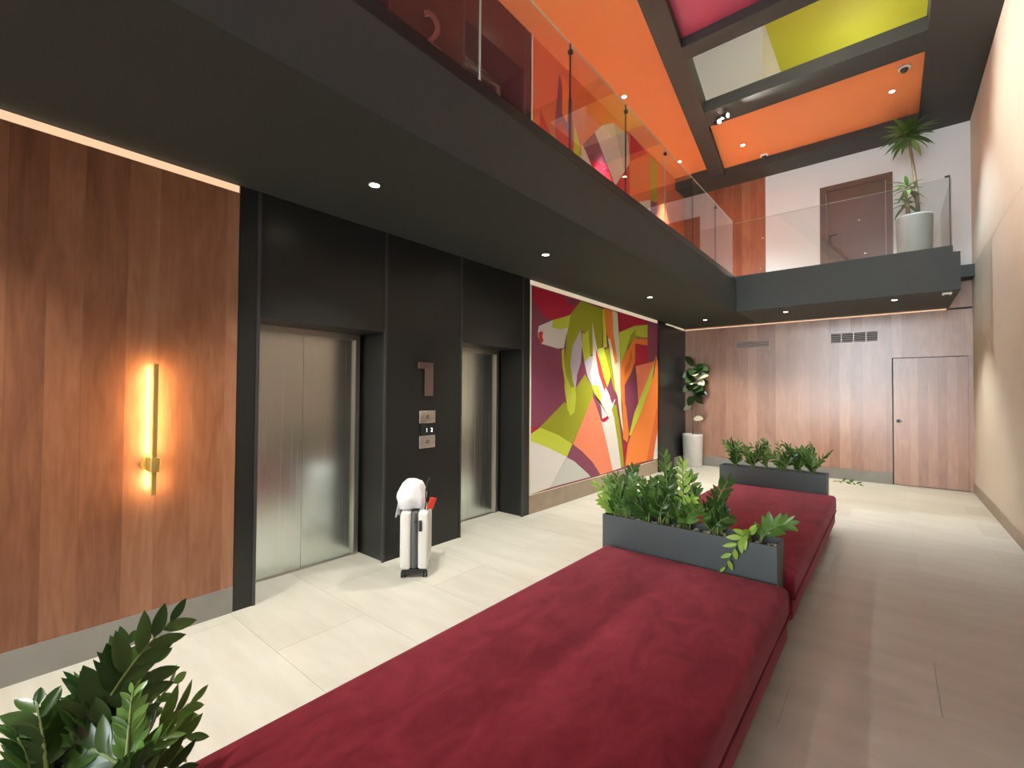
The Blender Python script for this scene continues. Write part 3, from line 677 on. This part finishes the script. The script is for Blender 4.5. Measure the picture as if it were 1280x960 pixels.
for z, lb in ((1.238, 'upper steel call plate with one button between the lifts'), (0.992, 'lower steel call plate with one button between the lifts')):
    t = thing('call_plate', lb, 'call button', (XL + 0.002, 2.968, z))
    MB().rbox(0, 0.012, -0.098, 0.098, 0, 0.122, 0.003, 'steel_plate', 2).build('plate', t)
    b = MB().tube([(0.011, 0, 0.061), (0.018, 0, 0.061)], 0.017, 'black_plastic', seg=16).build('button', t)
    MB().tube([(0.018, 0, 0.061), (0.020, 0, 0.061)], 0.010, 'steel_plate', seg=12).build('button_cap', b)
t = thing('floor_display', 'small black floor display reading 1 2 between call plates', 'display', (XL + 0.002, 2.968, 1.118))
bx(0, 0.010, -0.085, 0.085, 0, 0.116, 'display_glass').build('screen', t)
for yy_, s_ in ((-0.01, '1'), (0.052, '2')):
    o = link('digit', flat_text(s_, 0.055, 0.0008, 'display_digit', 'digit'), t)
    o.matrix_local = Matrix.Translation((0.011, yy_, 0.032)) @ FACE_X

def make_mural(polys, base, y0, y1, z0, z1, label):
    t = thing('mural', label, 'mural', (XL - 0.028, (y0 + y1) / 2, z0))
    yc = (y0 + y1) / 2
    bx(0, 0.028, y0 - yc, y1 - yc, 0, z1 - z0, base).build('backing_board', t)
    pb = MB()
    for k, (c, pts) in enumerate(polys):
        pts = [(min(max(p[0], y0), y1), min(max(p[1], z0), z1)) for p in pts]
        q = []
        for p in pts:
            if not q or (abs(p[0] - q[-1][0]) + abs(p[1] - q[-1][1])) > 0.004: q.append(p)
        if len(q) < 3: continue
        x = 0.0285 + k * 0.0002
        f = pb.face([(x, p[0] - yc, p[1] - z0) for p in q], 'paint_' + c)
    pb.bm.normal_update()
    for f in pb.bm.faces:
        if f.normal.x < 0: f.normal_flip()
    bmesh.ops.triangulate(pb.bm, faces=pb.bm.faces, ngon_method='EAR_CLIP')
    me = bpy.data.meshes.new('print'); pb.bm.to_mesh(me); pb.bm.free()
    for n in pb.mats: me.materials.append(MATS[n])
    link('print', me, t)
    MB().box(0.02, 0.040, y0 - yc - 0.012, y0 - yc, 0, z1 - z0, 'paint_ivory').box(0.02, 0.040, y0 - yc, y1 - yc, -0.008, 0.0, 'paint_ivory').build('edge_strip', t)
for k_, c_ in PAINT.items(): simple('paint_' + k_, tuple(min(0.9, v * 0.98) for v in c_), 0.55)
make_mural(MURAL_LOWER, 'paint_plum', 4.66, 8.80, 0.245, 2.932, 'large colourful abstract mural of hand-like shapes beside the second lift')
make_mural(MURAL_UPPER, 'paint_orbg', 4.66, YF - 0.03, ZM, 6.185, 'orange abstract mural on the mezzanine, with some glass reflections drawn into it')

def vent(x0, x1, z0, z1, label):
    t = thing('air_vent', label, 'vent', ((x0 + x1) / 2, YF, z0), group='air vents in the far boards')
    w = (x1 - x0) / 2; h = z1 - z0; e = 0.02
    MB().box(-w, w, -0.008, 0.006, 0, e, 'wood_board_far').box(-w, w, -0.008, 0.006, h - e, h, 'wood_board_far').box(-w, -w + e, -0.008, 0.006, e, h - e, 'wood_board_far').box(w - e, w, -0.008, 0.006, e, h - e, 'wood_board_far').build('frame', t)
    bx(-w + e, w - e, -0.003, -0.002, e, h - e, 'case_black').build('backing', t)
    n = 5
    for k in range(n):
        zc = e + (h - 2 * e) * (k + 0.5) / n
        piece('slat', t, -w + e, w - e, -0.012, -0.004, zc - 0.006, zc + 0.006, 'vent_slat')
    for k in range(1, 4):
        xx = -w + (2 * w) * k / 4
        piece('divider', t, xx - 0.008, xx + 0.008, -0.013, -0.003, e, h - e, 'wood_board_far')
vent(-2.50, -1.85, 2.49, 2.655, 'smaller left air vent in the far wood boards')
vent(-0.87, -0.15, 2.49, 2.70, 'wider right air vent in the far wood boards')

def dome_detector(x, y, z, r, label):
    t = thing('smoke_detector', label, 'smoke detector', (x, y, z), group='ceiling detectors')
    MB().lathe([(0, 0), (r, 0), (r, -0.02), (r * 0.85, -0.03), (0, -0.03)], 'white_plastic', seg=24).build('base', t)
    MB().lathe([(r * 0.62, -0.03), (r * 0.55, -0.055), (r * 0.3, -0.075), (0, -0.08)], 'black_plastic', seg=24).build('dome', t)
dome_detector(0.18, 8.28, 6.10, 0.075, 'round detector near the right end of the orange coffer')
dome_detector(-1.82, 9.68, 6.10, 0.07, 'round detector at the far left of the orange coffer')
t = thing('wall_sensor', 'white sensor under the right end of the bridge', 'sensor', (0.62, 8.82, ZS - 0.01))
MB().rbox(-0.05, 0.05, -0.06, 0.06, -0.03, 0.0, 0.01, 'white_plastic').build('body', t)
MB().lathe([(0.03, -0.03), (0.025, -0.05), (0, -0.06)], 'black_plastic', seg=16).build('lens', t)

# ================================================================== GLASS BALUSTRADES
posts = [YBR - 0.05, 7.555, 6.48, 5.47, 4.385, 3.31, 2.19, 1.1, 0.0, -1.1, -2.2]
gz0, gz1 = 3.585, 4.56
t = thing('glass_balustrade', 'frameless glass balustrade along the mezzanine edge', 'balustrade', (XM - 0.045, 0, ZM))
for k in range(len(posts) - 1):
    y1_, y0_ = posts[k], posts[k + 1]
    pane = piece('pane', t, -0.006, 0.006, y0_ + 0.006, y1_ - 0.006, gz0 - ZM, gz1 - ZM, 'balustrade_glass')
    piece('top_edge', t, -0.0055, 0.0055, y0_ + 0.006, y1_ - 0.006, gz1 - ZM, gz1 - ZM + 0.003, 'glass_edge')
    piece('joint', t, -0.006, 0.006, y0_ - 0.0045, y0_ + 0.0045, gz0 - ZM, gz1 - ZM, 'glass_edge' if k in (2, 5, 6) else 'black_plastic')
    MB().tube([(-0.012, y0_, gz1 - ZM - 0.075), (0.016, y0_, gz1 - ZM - 0.075)], 0.022, 'black_plastic', seg=14).build('glass_clamp', t)
t = thing('glass_balustrade', 'frameless glass balustrade along the bridge in front of the white wall', 'balustrade', (0, YBR + 0.045, ZM))
xs = [XM - 0.03, -0.72, 0.645]
for k in range(2):
    piece('pane', t, xs[k] + 0.005, xs[k + 1] - 0.005, -0.006, 0.006, gz0 - ZM, 4.55 - ZM, 'balustrade_glass')
    piece('top_edge', t, xs[k] + 0.005, xs[k + 1] - 0.005, -0.0055, 0.0055, 4.55 - ZM, 4.553 - ZM, 'glass_edge')
MB().box(0.644, 0.656, -0.01, 0.01, 0.03, 1.005, 'black_plastic').box(0.60, 0.656, -0.01, 0.01, 1.005, 1.028, 'black_plastic').build('end_post', t)
t = thing('glass_balustrade', 'short end glass of the bridge beside the right wall', 'balustrade', (0.664, 0, ZM))
piece('pane', t, -0.006, 0.006, YBR + 0.06, YF - 0.05, gz0 - ZM, 4.55 - ZM, 'balustrade_glass')

# ================================================================== SOFAS AND PLANTERS
def sofa(x0, x1, y0, y1, label):
    xc, yc = (x0 + x1) / 2, (y0 + y1) / 2
    t = thing('bench_sofa', label, 'sofa', (xc, yc, 0), group='red velvet bench sofas')
    w, l = (x1 - x0) / 2, (y1 - y0) / 2
    MB().rbox(-w + 0.07, w - 0.07, -l + 0.04, l - 0.02, 0.0, 0.14, 0.012, 'red_velvet_base', 2).build('base', t)
    MB().rbox(-w + 0.012, w - 0.012, -l + 0.004, l - 0.004, 0.115, 0.27, 0.03, 'red_velvet', 3).build('seat_frame', t)
    # cushion with a slightly domed top
    b2 = bmesh.new(); bmesh.ops.create_cube(b2, size=1.0)
    for v in b2.verts: v.co = Vector((v.co.x * 2 * w, v.co.y * 2 * l, 0.345 + v.co.z * 0.17))
    bmesh.ops.bevel(b2, geom=list(b2.edges) + list(b2.verts), offset=0.045, segments=4, profile=0.55, affect='EDGES')
    c = MB(); c.merge(b2, 'red_velvet', True)
    c.build('cushion', t)
    pp = []
    for sx, sy in ((-1, -1), (1, -1), (1, 1), (-1, 1), (-1, -1)): pp.append((sx * (w - 0.002), sy * (l - 0.004), 0.265))
    MB().tube(pp, 0.006, 'red_velvet', seg=6).build('piping', t)
sofa(-1.64, -0.455, 0.335, 3.085, 'nearest red velvet bench sofa filling the foreground')
sofa(-1.66, -0.47, 3.335, 6.225, 'farther red velvet bench sofa between the two planters')

def planter(x0, x1, y0, y1, h, label, r):
    xc, yc = (x0 + x1) / 2, (y0 + y1) / 2; w, l = (x1 - x0) / 2, (y1 - y0) / 2; k = 0.008
    t = thing('planter_box', label, 'planter', (xc, yc, 0), group='grey metal planter boxes')
    m_ = MB()
    m_.box(-w, w, -l, -l + k, 0, h, 'planter_metal').box(-w, w, l - k, l, 0, h, 'planter_metal').box(-w, -w + k, -l + k, l - k, 0, h, 'planter_metal').box(w - k, w, -l + k, l - k, 0, h, 'planter_metal')
    m_.build('box', t)
    bx(-w + k, w - k, -l + k, l - k, h - 0.12, h - 0.045, 'soil').build('soil', t)
    pb = MB()
    for q in range(260):
        px, py, s_ = r.uniform(-w + 0.02, w - 0.02), r.uniform(-l + 0.02, l - 0.02), r.uniform(0.008, 0.02)
        b2 = bmesh.new(); bmesh.ops.create_icosphere(b2, subdivisions=1, radius=s_)
        for v in b2.verts: v.co = Vector((v.co.x * r.uniform(0.9, 1.2) + px, v.co.y * r.uniform(0.8, 1.2) + py, v.co.z * 0.6 + h - 0.042))
        pb.merge(b2, 'pebble', True)
    pb.build('pebbles', t, kind='stuff')
planter(-1.675, -0.525, 3.105, 3.325, 0.638, 'grey metal planter box between the two red sofas', random.Random(1))
planter(-1.70, -0.56, 6.245, 6.465, 0.638, 'grey metal planter box at the far end of the sofas', random.Random(2))
planter(-1.675, -0.525, 0.095, 0.315, 0.60, 'grey metal planter box at the near end of the sofas', random.Random(3))

# ================================================================== PLANTS
def leaf_mesh(name, mat, width=0.36, fold=0.10, curl=0.10, tipw=0.0, n=6):
    """one leaf, 1 unit long along +X, folded at the midrib, with thickness from the fold"""
    b = MB(); i = b.mi(mat); rows = []
    for k in range(n + 1):
        u = k / n
        w = width * 0.5 * (math.sin(math.pi * min(1, u ** 0.85)) ** 0.8) if 0 < k < n else 0.0
        z = -curl * u * u
        if w == 0: rows.append([b.bm.verts.new((u, 0, z))])
        else: rows.append([b.bm.verts.new((u, w, z + fold * w * 2)), b.bm.verts.new((u, 0, z)), b.bm.verts.new((u, -w, z + fold * w * 2))])
    for k in range(n):
        A, B = rows[k], rows[k + 1]
        if len(A) == 1: q = [(A[0], B[1], B[0]), (A[0], B[2], B[1])]
        elif len(B) == 1: q = [(A[0], A[1], B[0]), (A[1], A[2], B[0])]
        else: q = [(A[0], A[1], B[1], B[0]), (A[1], A[2], B[2], B[1])]
        for vs in q:
            f = b.bm.faces.new(vs); f.smooth = True; f.material_index = i
    me = bpy.data.meshes.new(name); b.bm.to_mesh(me); b.bm.free(); me.materials.append(MATS[mat])
    return me
LEAF = {k: [leaf_mesh('leaf', k, 0.38, 0.12, 0.10), leaf_mesh('leaf', k, 0.44, 0.05, 0.16), leaf_mesh('leaf', k, 0.34, 0.2, 0.05)] for k in ('leaf_dark', 'leaf_mid', 'leaf_young')}
def basis(x, zhint):
    x = x.normalized(); z = (zhint - x * zhint.dot(x))
    if z.length < 1e-4: z = Vector((0, 0, 1)) - x * x.z
    z.normalize(); y = z.cross(x)
    return Matrix((x, y, z)).transposed().to_4x4()
def frond(plant, base, tip, nleaf, llen, mat, r, ctrl=None, start=0.22, face=None):
    o = plant.location
    P0, P2 = Vector(base) - o, Vector(tip) - o
    P1 = (Vector(ctrl) - o) if ctrl else Vector((P0.x * 0.8 + P2.x * 0.2, P0.y * 0.8 + P2.y * 0.2, P0.z + (P2.z - P0.z) * 0.62))
    B = lambda u: P0 * (1 - u) ** 2 + P1 * 2 * u * (1 - u) + P2 * u * u
    T = lambda u: ((P1 - P0) * (1 - u) + (P2 - P1) * u).normalized()
    n = 9
    st = MB().tube([B(k / n) for k in range(n + 1)], [0.0055 * (1 - 0.75 * k / n) + 0.001 for k in range(n + 1)], 'stem_green', seg=6).build('frond', plant)
    ang = r.uniform(0, math.pi) if face is None else face
    pn = Vector((math.cos(ang), math.sin(ang), 0.25))          # normal of the plane the leaflets lie in
    for k in range(nleaf):
        u = start + (1 - start) * k / max(1, nleaf - 1)
        t = T(min(u, 0.99)); side = t.cross(pn).normalized() * (1 if k % 2 else -1)
        last = (k == nleaf - 1)
        a = math.radians(r.uniform(8, 18) if last else r.uniform(40, 62) - 18 * u)
        d = (t * math.cos(a) + side * math.sin(a))
        nrm = pn * 0.9 + t * 0.25 + Vector((r.uniform(-.25, .25), r.uniform(-.25, .25), r.uniform(0, .3)))
        s = llen * (0.72 + 0.42 * math.sin(math.pi * min(1, 0.25 + 0.7 * u))) * r.uniform(0.88, 1.1)
        if last: s *= 0.85
        lf = bpy.data.objects.new('leaf', LEAF[mat][r.randrange(3)]); COL.objects.link(lf); lf.parent = st
        lf.matrix_local = Matrix.Translation(B(u)) @ basis(d, nrm) @ Matrix.Diagonal((s, s, s, 1))
def zz(x, y, z, label, group): return thing('leafy_plant', label, 'plant', (x, y, z), group=group)

# plants in the planter between the sofas
r = random.Random(77)
G = 'glossy plants in the middle planter'
ZP = 0.60
spec = [
 (-1.60, 'leftmost plant in the middle planter, leaning over its left end', [((-1.76, 3.16, .84), 'leaf_young'), ((-1.70, 3.24, .87), 'leaf_mid'), ((-1.64, 3.28, .90), 'leaf_mid'), ((-1.58, 3.15, .82), 'leaf_mid'), ((-1.69, 3.12, .74), 'leaf_young')]),
 (-1.50, 'second plant from the left in the middle planter, with dark tip', [((-1.51, 3.26, .975), 'leaf_dark'), ((-1.47, 3.2, .92), 'leaf_mid'), ((-1.42, 3.15, .80), 'leaf_mid'), ((-1.56, 3.12, .78), 'leaf_mid')]),
 (-1.38, 'third plant from the left in the middle planter, with two upright fronds', [((-1.41, 3.22, .90), 'leaf_mid'), ((-1.335, 3.22, .905), 'leaf_mid'), ((-1.30, 3.14, .80), 'leaf_dark'), ((-1.43, 3.12, .76), 'leaf_dark'), ((-1.36, 3.3, .85), 'leaf_dark')]),
 (-1.26, 'tallest plant at the middle of the middle planter', [((-1.255, 3.24, 1.11), 'leaf_mid'), ((-1.22, 3.28, .98), 'leaf_dark'), ((-1.18, 3.14, .86), 'leaf_dark'), ((-1.28, 3.12, .82), 'leaf_mid'), ((-1.31, 3.25, .9), 'leaf_dark')]),
 (-1.10, 'bright upright plant right of the tallest in the middle planter', [((-1.12, 3.22, 1.06), 'leaf_young'), ((-1.07, 3.26, .97), 'leaf_mid'), ((-1.02, 3.14, .84), 'leaf_young'), ((-1.15, 3.12, .80), 'leaf_dark'), ((-1.01, 3.2, .90), 'leaf_mid'), ((-1.08, 3.1, .76), 'leaf_mid')]),
 (-0.90, 'dark plant with one tall feathered frond in the middle planter', [((-0.825, 3.22, .975), 'leaf_dark'), ((-0.93, 3.24, .86), 'leaf_dark'), ((-0.86, 3.16, .82), 'leaf_dark'), ((-0.80, 3.14, .76), 'leaf_dark'), ((-0.97, 3.16, .80), 'leaf_dark')]),
]
for x, lb, fr in spec:
    p = zz(x, 3.215, ZP, lb, G)
    for tip, mt in fr:
        big = tip[2] > 0.95
        frond(p, (x + r.uniform(-.035, .035), 3.215 + r.uniform(-.03, .03), ZP), tip, 15 if big else 12, r.uniform(.075, .095), mt, r, face=-0.9 + r.uniform(-.5, .5))
for pl_ in [o for o in COL.objects if o.name.startswith('leafy_plant')]:
    bx_ = pl_.location.x
    for q in range(3):
        frond(pl_, (bx_ + r.uniform(-.04, .04), 3.215 + r.uniform(-.05, .05), ZP), (bx_ + r.uniform(-.1, .1), 3.215 + r.uniform(-.12, .1), r.uniform(.72, .84)), 10, r.uniform(.07, .09), r.choice(('leaf_dark', 'leaf_mid', 'leaf_mid')), r, face=-0.9 + r.uniform(-.6, .6))
p = zz(-0.68, 3.19, ZP, 'lime green shoot drooping over the front of the middle planter', G)
frond(p, (-0.68, 3.19, ZP), (-0.80, 3.055, .47), 10, .085, 'leaf_young', r, ctrl=(-0.66, 3.05, .82), start=0.35, face=-1.2)
frond(p, (-0.68, 3.19, ZP), (-0.665, 3.06, .72), 5, .075, 'leaf_young', r, ctrl=(-0.68, 3.15, .68), start=0.4, face=-1.2)
p = zz(-0.64, 3.22, ZP, 'rightmost plant in the middle planter, one frond leaning right', G)
frond(p, (-0.64, 3.22, ZP), (-0.475, 3.2, .765), 13, .09, 'leaf_mid', r, ctrl=(-0.60, 3.2, .74), face=-1.3)
frond(p, (-0.64, 3.22, ZP), (-0.60, 3.25, .74), 8, .07, 'leaf_dark', r, face=-0.9)

# plants in the far planter
r = random.Random(5)
G = 'glossy plants in the far planter'
names = ['leftmost plant in the far planter', 'second plant from the left in the far planter', 'third plant from the left in the far planter', 'third plant from the right in the far planter', 'second plant from the right in the far planter', 'rightmost plant in the far planter']
for k, x in enumerate((-1.53, -1.33, -1.18, -1.0, -0.84, -0.70)):
    p = zz(x, 6.355, ZP, names[k], G)
    for q in range(8 if k != 2 else 4):
        a = r.uniform(0, 6.28); d = r.uniform(.05, .17)
        frond(p, (x + r.uniform(-.03, .03), 6.355 + r.uniform(-.03, .03), ZP), (x + d * math.cos(a) * 1.1, 6.355 + d * math.sin(a) * 0.8, r.uniform(.80, .96)), 10, r.uniform(.07, .095), 'leaf_mid' if r.random() < .6 else 'leaf_dark', r, face=-0.9 + r.uniform(-.7, .7))

# plants in the near planter (bottom left corner of the view)
r = random.Random(31)
G = 'glossy plants in the near planter'
ZN = 0.56
near = [
 (-1.60, .24, 'dark plant in the near planter with the tallest arching frond', [((-1.72, .415, .90), 'leaf_dark', 13, .12), ((-1.80, .33, .84), 'leaf_dark', 12, .11), ((-1.75, .22, .78), 'leaf_dark', 12, .11), ((-1.84, .26, .72), 'leaf_dark', 12, .11), ((-1.70, .37, .80), 'leaf_dark', 10, .12)]),
 (-1.50, .27, 'plant in the near planter with one upright bright feathered frond', [((-1.60, .305, .79), 'leaf_mid', 15, .055), ((-1.52, .36, .68), 'leaf_mid', 9, .09), ((-1.64, .20, .70), 'leaf_dark', 11, .10)]),
 (-1.56, .29, 'plant in the near planter with broad leaves reaching over the tiles', [((-1.66, .455, .66), 'leaf_mid', 9, .105), ((-1.60, .43, .60), 'leaf_mid', 8, .10), ((-1.70, .42, .72), 'leaf_mid', 8, .09), ((-1.55, .40, .56), 'leaf_dark', 8, .10)]),
 (-1.62, .15, 'leftmost dark plant in the near planter', [((-1.78, .14, .76), 'leaf_dark', 12, .11), ((-1.84, .18, .70), 'leaf_dark', 12, .11), ((-1.70, .10, .74), 'leaf_dark', 12, .10), ((-1.74, .22, .66), 'leaf_mid', 11, .10), ((-1.86, .10, .62), 'leaf_dark', 11, .10)]),
 (-1.38, .20, 'plant in the near planter closest to the sofa corner', [((-1.42, .26, .70), 'leaf_dark', 11, .10), ((-1.34, .22, .72), 'leaf_dark', 11, .10), ((-1.46, .30, .64), 'leaf_mid', 9, .09)]),
]
for x, y, lb, fr in near:
    p = zz(x, y, ZN, lb, G)
    for tip, mt, n, ll in fr:
        tip = (tip[0] + 0.02, tip[1] + 0.01, tip[2] - 0.065)
        frond(p, (x + r.uniform(-.03, .03), y + r.uniform(-.03, .03), ZN), tip, n, ll * 0.92, mt, r, face=0.35 + r.uniform(-.9, .9))

# sprig lying on the floor behind the far planter
p = thing('fallen_sprig', 'small green sprig lying on the floor by the far skirting', 'sprig', (-0.62, 9.9, 0.012))
frond(p, (-0.80, 9.95, 0.012), (-0.42, 9.85, 0.02), 7, .11, 'leaf_mid', random.Random(2), ctrl=(-0.6, 9.9, 0.05), face=1.5)

# ---- potted fig in the corner
t = thing('potted_fig', 'tall fiddle-leaf fig in a pale concrete pot in the corner', 'potted plant', (-3.285, 10.08, 0))
MB().lathe([(0, 0), (0.178, 0), (0.186, 0.02), (0.208, 0.66), (0.208, 0.69), (0.185, 0.69), (0.185, 0.62), (0, 0.62)], 'pot_white', seg=36).build('pot', t)
MB().lathe([(0, 0.625), (0.184, 0.625), (0, 0.64)], 'soil', seg=24).build('soil', t)
tk = [(0, 0, .62), (0.01, -0.01, .95), (-0.02, 0.0, 1.3), (0.015, 0.01, 1.65), (0.03, 0, 2.0), (0.04, 0, 2.12)]
trunk = MB().tube(tk, [.011, .010, .009, .008, .006, .003], 'bark', seg=8).build('trunk', t)
FIG = {k: leaf_mesh('leaf', k, 0.66, 0.06, 0.18, n=7) for k in ('leaf_fig', 'leaf_fig_glare')}
r = random.Random(9)
def fig_leaf(px, pz, ang, tilt, s, mat, py=0.0):
    lf = bpy.data.objects.new('leaf', FIG[mat]); COL.objects.link(lf); lf.parent = trunk
    d = Vector((math.cos(ang) * math.cos(tilt), math.sin(ang) * math.cos(tilt), math.sin(tilt)))
    if d.y > 0.3: d.y *= -0.6                                    # leaves turn away from the wall behind
    if d.x < -0.45: d.x = -0.45
    d.normalize(); s = min(s, 0.2 / max(0.3, d.y) if d.y > 0 else s)
    if d.x < 0: s = min(s, 0.155 / max(0.3, -d.x) )
    lf.matrix_local = Matrix.Translation((px, py, pz)) @ basis(d, Vector((0.3 * r.uniform(-1, 1) + 0.2, -0.75, 0.6))) @ Matrix.Diagonal((s, s, s, 1))
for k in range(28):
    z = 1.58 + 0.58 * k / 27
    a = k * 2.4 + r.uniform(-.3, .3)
    fig_leaf(0.02, z, a, r.uniform(-.35, .5), r.uniform(.27, .36), 'leaf_fig_glare' if k % 3 == 1 else 'leaf_fig')
fig_leaf(0.0, 1.50, 4.4, -.9, .24, 'leaf_fig'); fig_leaf(-0.02, 1.30, 3.4, -.25, .22, 'leaf_fig_glare'); fig_leaf(0.02, 1.52, 0.2, -.7, .26, 'leaf_fig')
fig_leaf(0.02, 1.02, -0.3, .1, .22, 'leaf_fig_glare')

# ---- dracaena on the bridge
t = thing('potted_dracaena', 'two-stemmed dracaena in a tall grey pot on the bridge', 'potted plant', (0.305, 9.5, ZM))
MB().lathe([(0, 0), (0.20, 0), (0.205, 0.02), (0.225, 0.76), (0.225, 0.785), (0.205, 0.785), (0.205, 0.72), (0, 0.72)], 'pot_grey', seg=36).build('pot', t)
DR = leaf_mesh('leaf', 'leaf_dracaena', 0.24, 0.1, 0.5, n=6)
r = random.Random(3)
def cane(pts, rad, heads):
    c = MB().tube(pts, rad, 'bark', seg=8).build('cane', t)
    for (hx, hy, hz, n, s0) in heads:
        for k in range(n):
            a = k * 2.4; tl = -0.25 + 1.25 * (k / n) + r.uniform(-.15, .15)
            d = Vector((math.cos(a) * math.cos(tl), math.sin(a) * math.cos(tl), math.sin(tl)))
            lf = bpy.data.objects.new('leaf', DR); COL.objects.link(lf); lf.parent = c
            s = s0 * r.uniform(.8, 1.1)
            lf.matrix_local = Matrix.Translation((hx, hy, hz - 0.05 + 0.1 * k / n)) @ basis(d, Vector((0, 0, 1))) @ Matrix.Diagonal((s, s, s, 1))
cane([(0.05, 0, .71), (0.04, 0, 1.1), (0.0, 0, 1.55), (-0.05, 0, 2.0), (-0.06, 0, 2.1)], [.03, .026, .022, .018, .014], [(-0.06, 0, 2.10, 46, .32)])
cane([(-0.06, -0.02, .71), (-0.08, -0.02, .98), (-0.09, -0.02, 1.06)], [.032, .028, .02], [(-0.09, -0.02, 1.02, 16, .22)])
cane([(0.045, 0.03, 1.0), (-0.02, 0.0, 1.18), (-0.07, -0.02, 1.3)], [.016, .014, .01], [(-0.08, -0.02, 1.25, 18, .24)])

# ================================================================== SUITCASE AND BAG
t = thing('suitcase', 'pale hard-shell cabin suitcase standing by the black lift pier', 'suitcase', (-3.19, 2.565, 0), rz=math.radians(46))
# local x = thickness, -y = narrow side towards the room
hw, hd, z0, z1 = 0.118, 0.185, 0.065, 0.545
for s in (-1, 1):
    m_ = MB(); a, b = sorted((s * 0.028, s * hw))
    m_.rbox(a, b, -hd, hd, z0, z1, 0.028, 'case_shell', 4); sh = m_.build('shell_half', t)
    for k in range(6):
        yy_ = -0.13 + 0.052 * k
        rb = MB().rbox(-0.004, 0.004, -0.012, 0.012, -0.20, 0.20, 0.003, 'case_shell', 2).build('rib', sh)
        rb.location = (s * hw, yy_, (z0 + z1) / 2)
MB().rbox(-0.030, 0.030, -hd + 0.004, hd - 0.004, z0 + 0.004, z1 - 0.004, 0.024, 'case_grey', 3).build('zipper_band', t)
MB().rbox(0.036, 0.062, -hd - 0.012, -hd + 0.006, 0.385, 0.475, 0.005, 'case_black', 2).box(0.0, 0.03, -hd - 0.012, -hd + 0.004, 0.455, 0.468, 'case_black').build('lock', t)
MB().box(-0.10, 0.10, -hd + 0.012, -hd + 0.05, 0.04, z0 + 0.004, 'case_black').box(-0.10, 0.10, hd - 0.05, hd - 0.012, 0.04, z0 + 0.004, 'case_black').build('bottom_bracket', t)
for sx in (-1, 1):
    for sy in (-1, 1):
        w = MB()
        for q in (-1, 1):
            cx = sx * 0.088 + q * 0.013
            w.tube([(cx - 0.007, sy * 0.158, 0.027), (cx + 0.007, sy * 0.158, 0.027)], 0.027, 'case_black', seg=18)
        w.box(sx * 0.088 - 0.006, sx * 0.088 + 0.006, sy * 0.158 - 0.012, sy * 0.158 + 0.012, 0.025, 0.062, 'case_grey')
        w.build('wheel', t)
MB().tube([(0.10, 0.10, z1 - 0.015), (0.10, 0.10, 0.775), (0.10, -0.10, 0.775), (0.10, -0.10, z1 - 0.015)], 0.008, 'case_black', seg=8).build('telescopic_handle', t)
st_ = MB().tube([(0.082, -0.11, 0.545), (0.088, -0.135, 0.62), (0.086, -0.13, 0.72), (0.10, -0.09, 0.782)], 0.006, 'case_black', seg=6).build('strap', t)
tg = MB().rbox(-0.004, 0.004, -0.03, 0.03, -0.05, 0.05, 0.003, 'tag_red', 2).build('luggage_tag', t)
tg.location = (0.135, -0.12, 0.60); tg.rotation_euler = (math.radians(-15), math.radians(12), math.radians(-62))
# soft white bag on top
b2 = bmesh.new(); bmesh.ops.create_icosphere(b2, subdivisions=4, radius=1.0)
from mathutils import noise
for v in b2.verts:
    p = v.co.copy()
    n = noise.noise(p * 1.6 + Vector((3, 1, 7))) * 0.16 + noise.noise(p * 4.2) * 0.05
    mx = max(abs(p.x), abs(p.y), abs(p.z)); p = p * (0.62 + 0.38 / mx * 0.82)
    p = p * (1 + n)
    q = Vector((p.x * 0.135, p.y * 0.17, p.z * 0.15))
    if q.z < -0.095: q.z = -0.095 + (q.z + 0.095) * 0.1
    q.x *= 1.0 - 0.25 * max(0, q.z) / 0.14
    v.co = q
bag = MB(); bag.merge(b2, 'bag_white', True)
t = thing('plastic_bag', 'crumpled white bag resting on top of the suitcase', 'bag', (-3.223, 2.542, 0.648), rz=math.radians(46))
bag.build('sack', t)
fl = MB()
pts = []
for k in range(9):
    u = k / 8
    pts.append((-0.112 - 0.012 * math.sin(u * 9), -0.11 + 0.2 * u, 0.0))
i_ = fl.mi('bag_white')
A = [fl.bm.verts.new((x + 0.012, y, -0.045)) for x, y, z in pts]; B_ = [fl.bm.verts.new((x - 0.010, y * 1.05, -0.155 - 0.012 * (k % 3))) for k, (x, y, z) in enumerate(pts)]
C_ = [fl.bm.verts.new((x + 0.018, y, -0.045)) for x, y, z in pts]; D_ = [fl.bm.verts.new((x - 0.004, y * 1.05, -0.155 - 0.012 * (k % 3))) for k, (x, y, z) in enumerate(pts)]
for k in range(8):
    for vs in ((A[k], A[k + 1], B_[k + 1], B_[k]), (C_[k + 1], C_[k], D_[k], D_[k + 1]), (B_[k], B_[k + 1], D_[k + 1], D_[k])):
        f = fl.bm.faces.new(vs); f.smooth = True; f.material_index = i_
fl.build('hanging_edge', t)
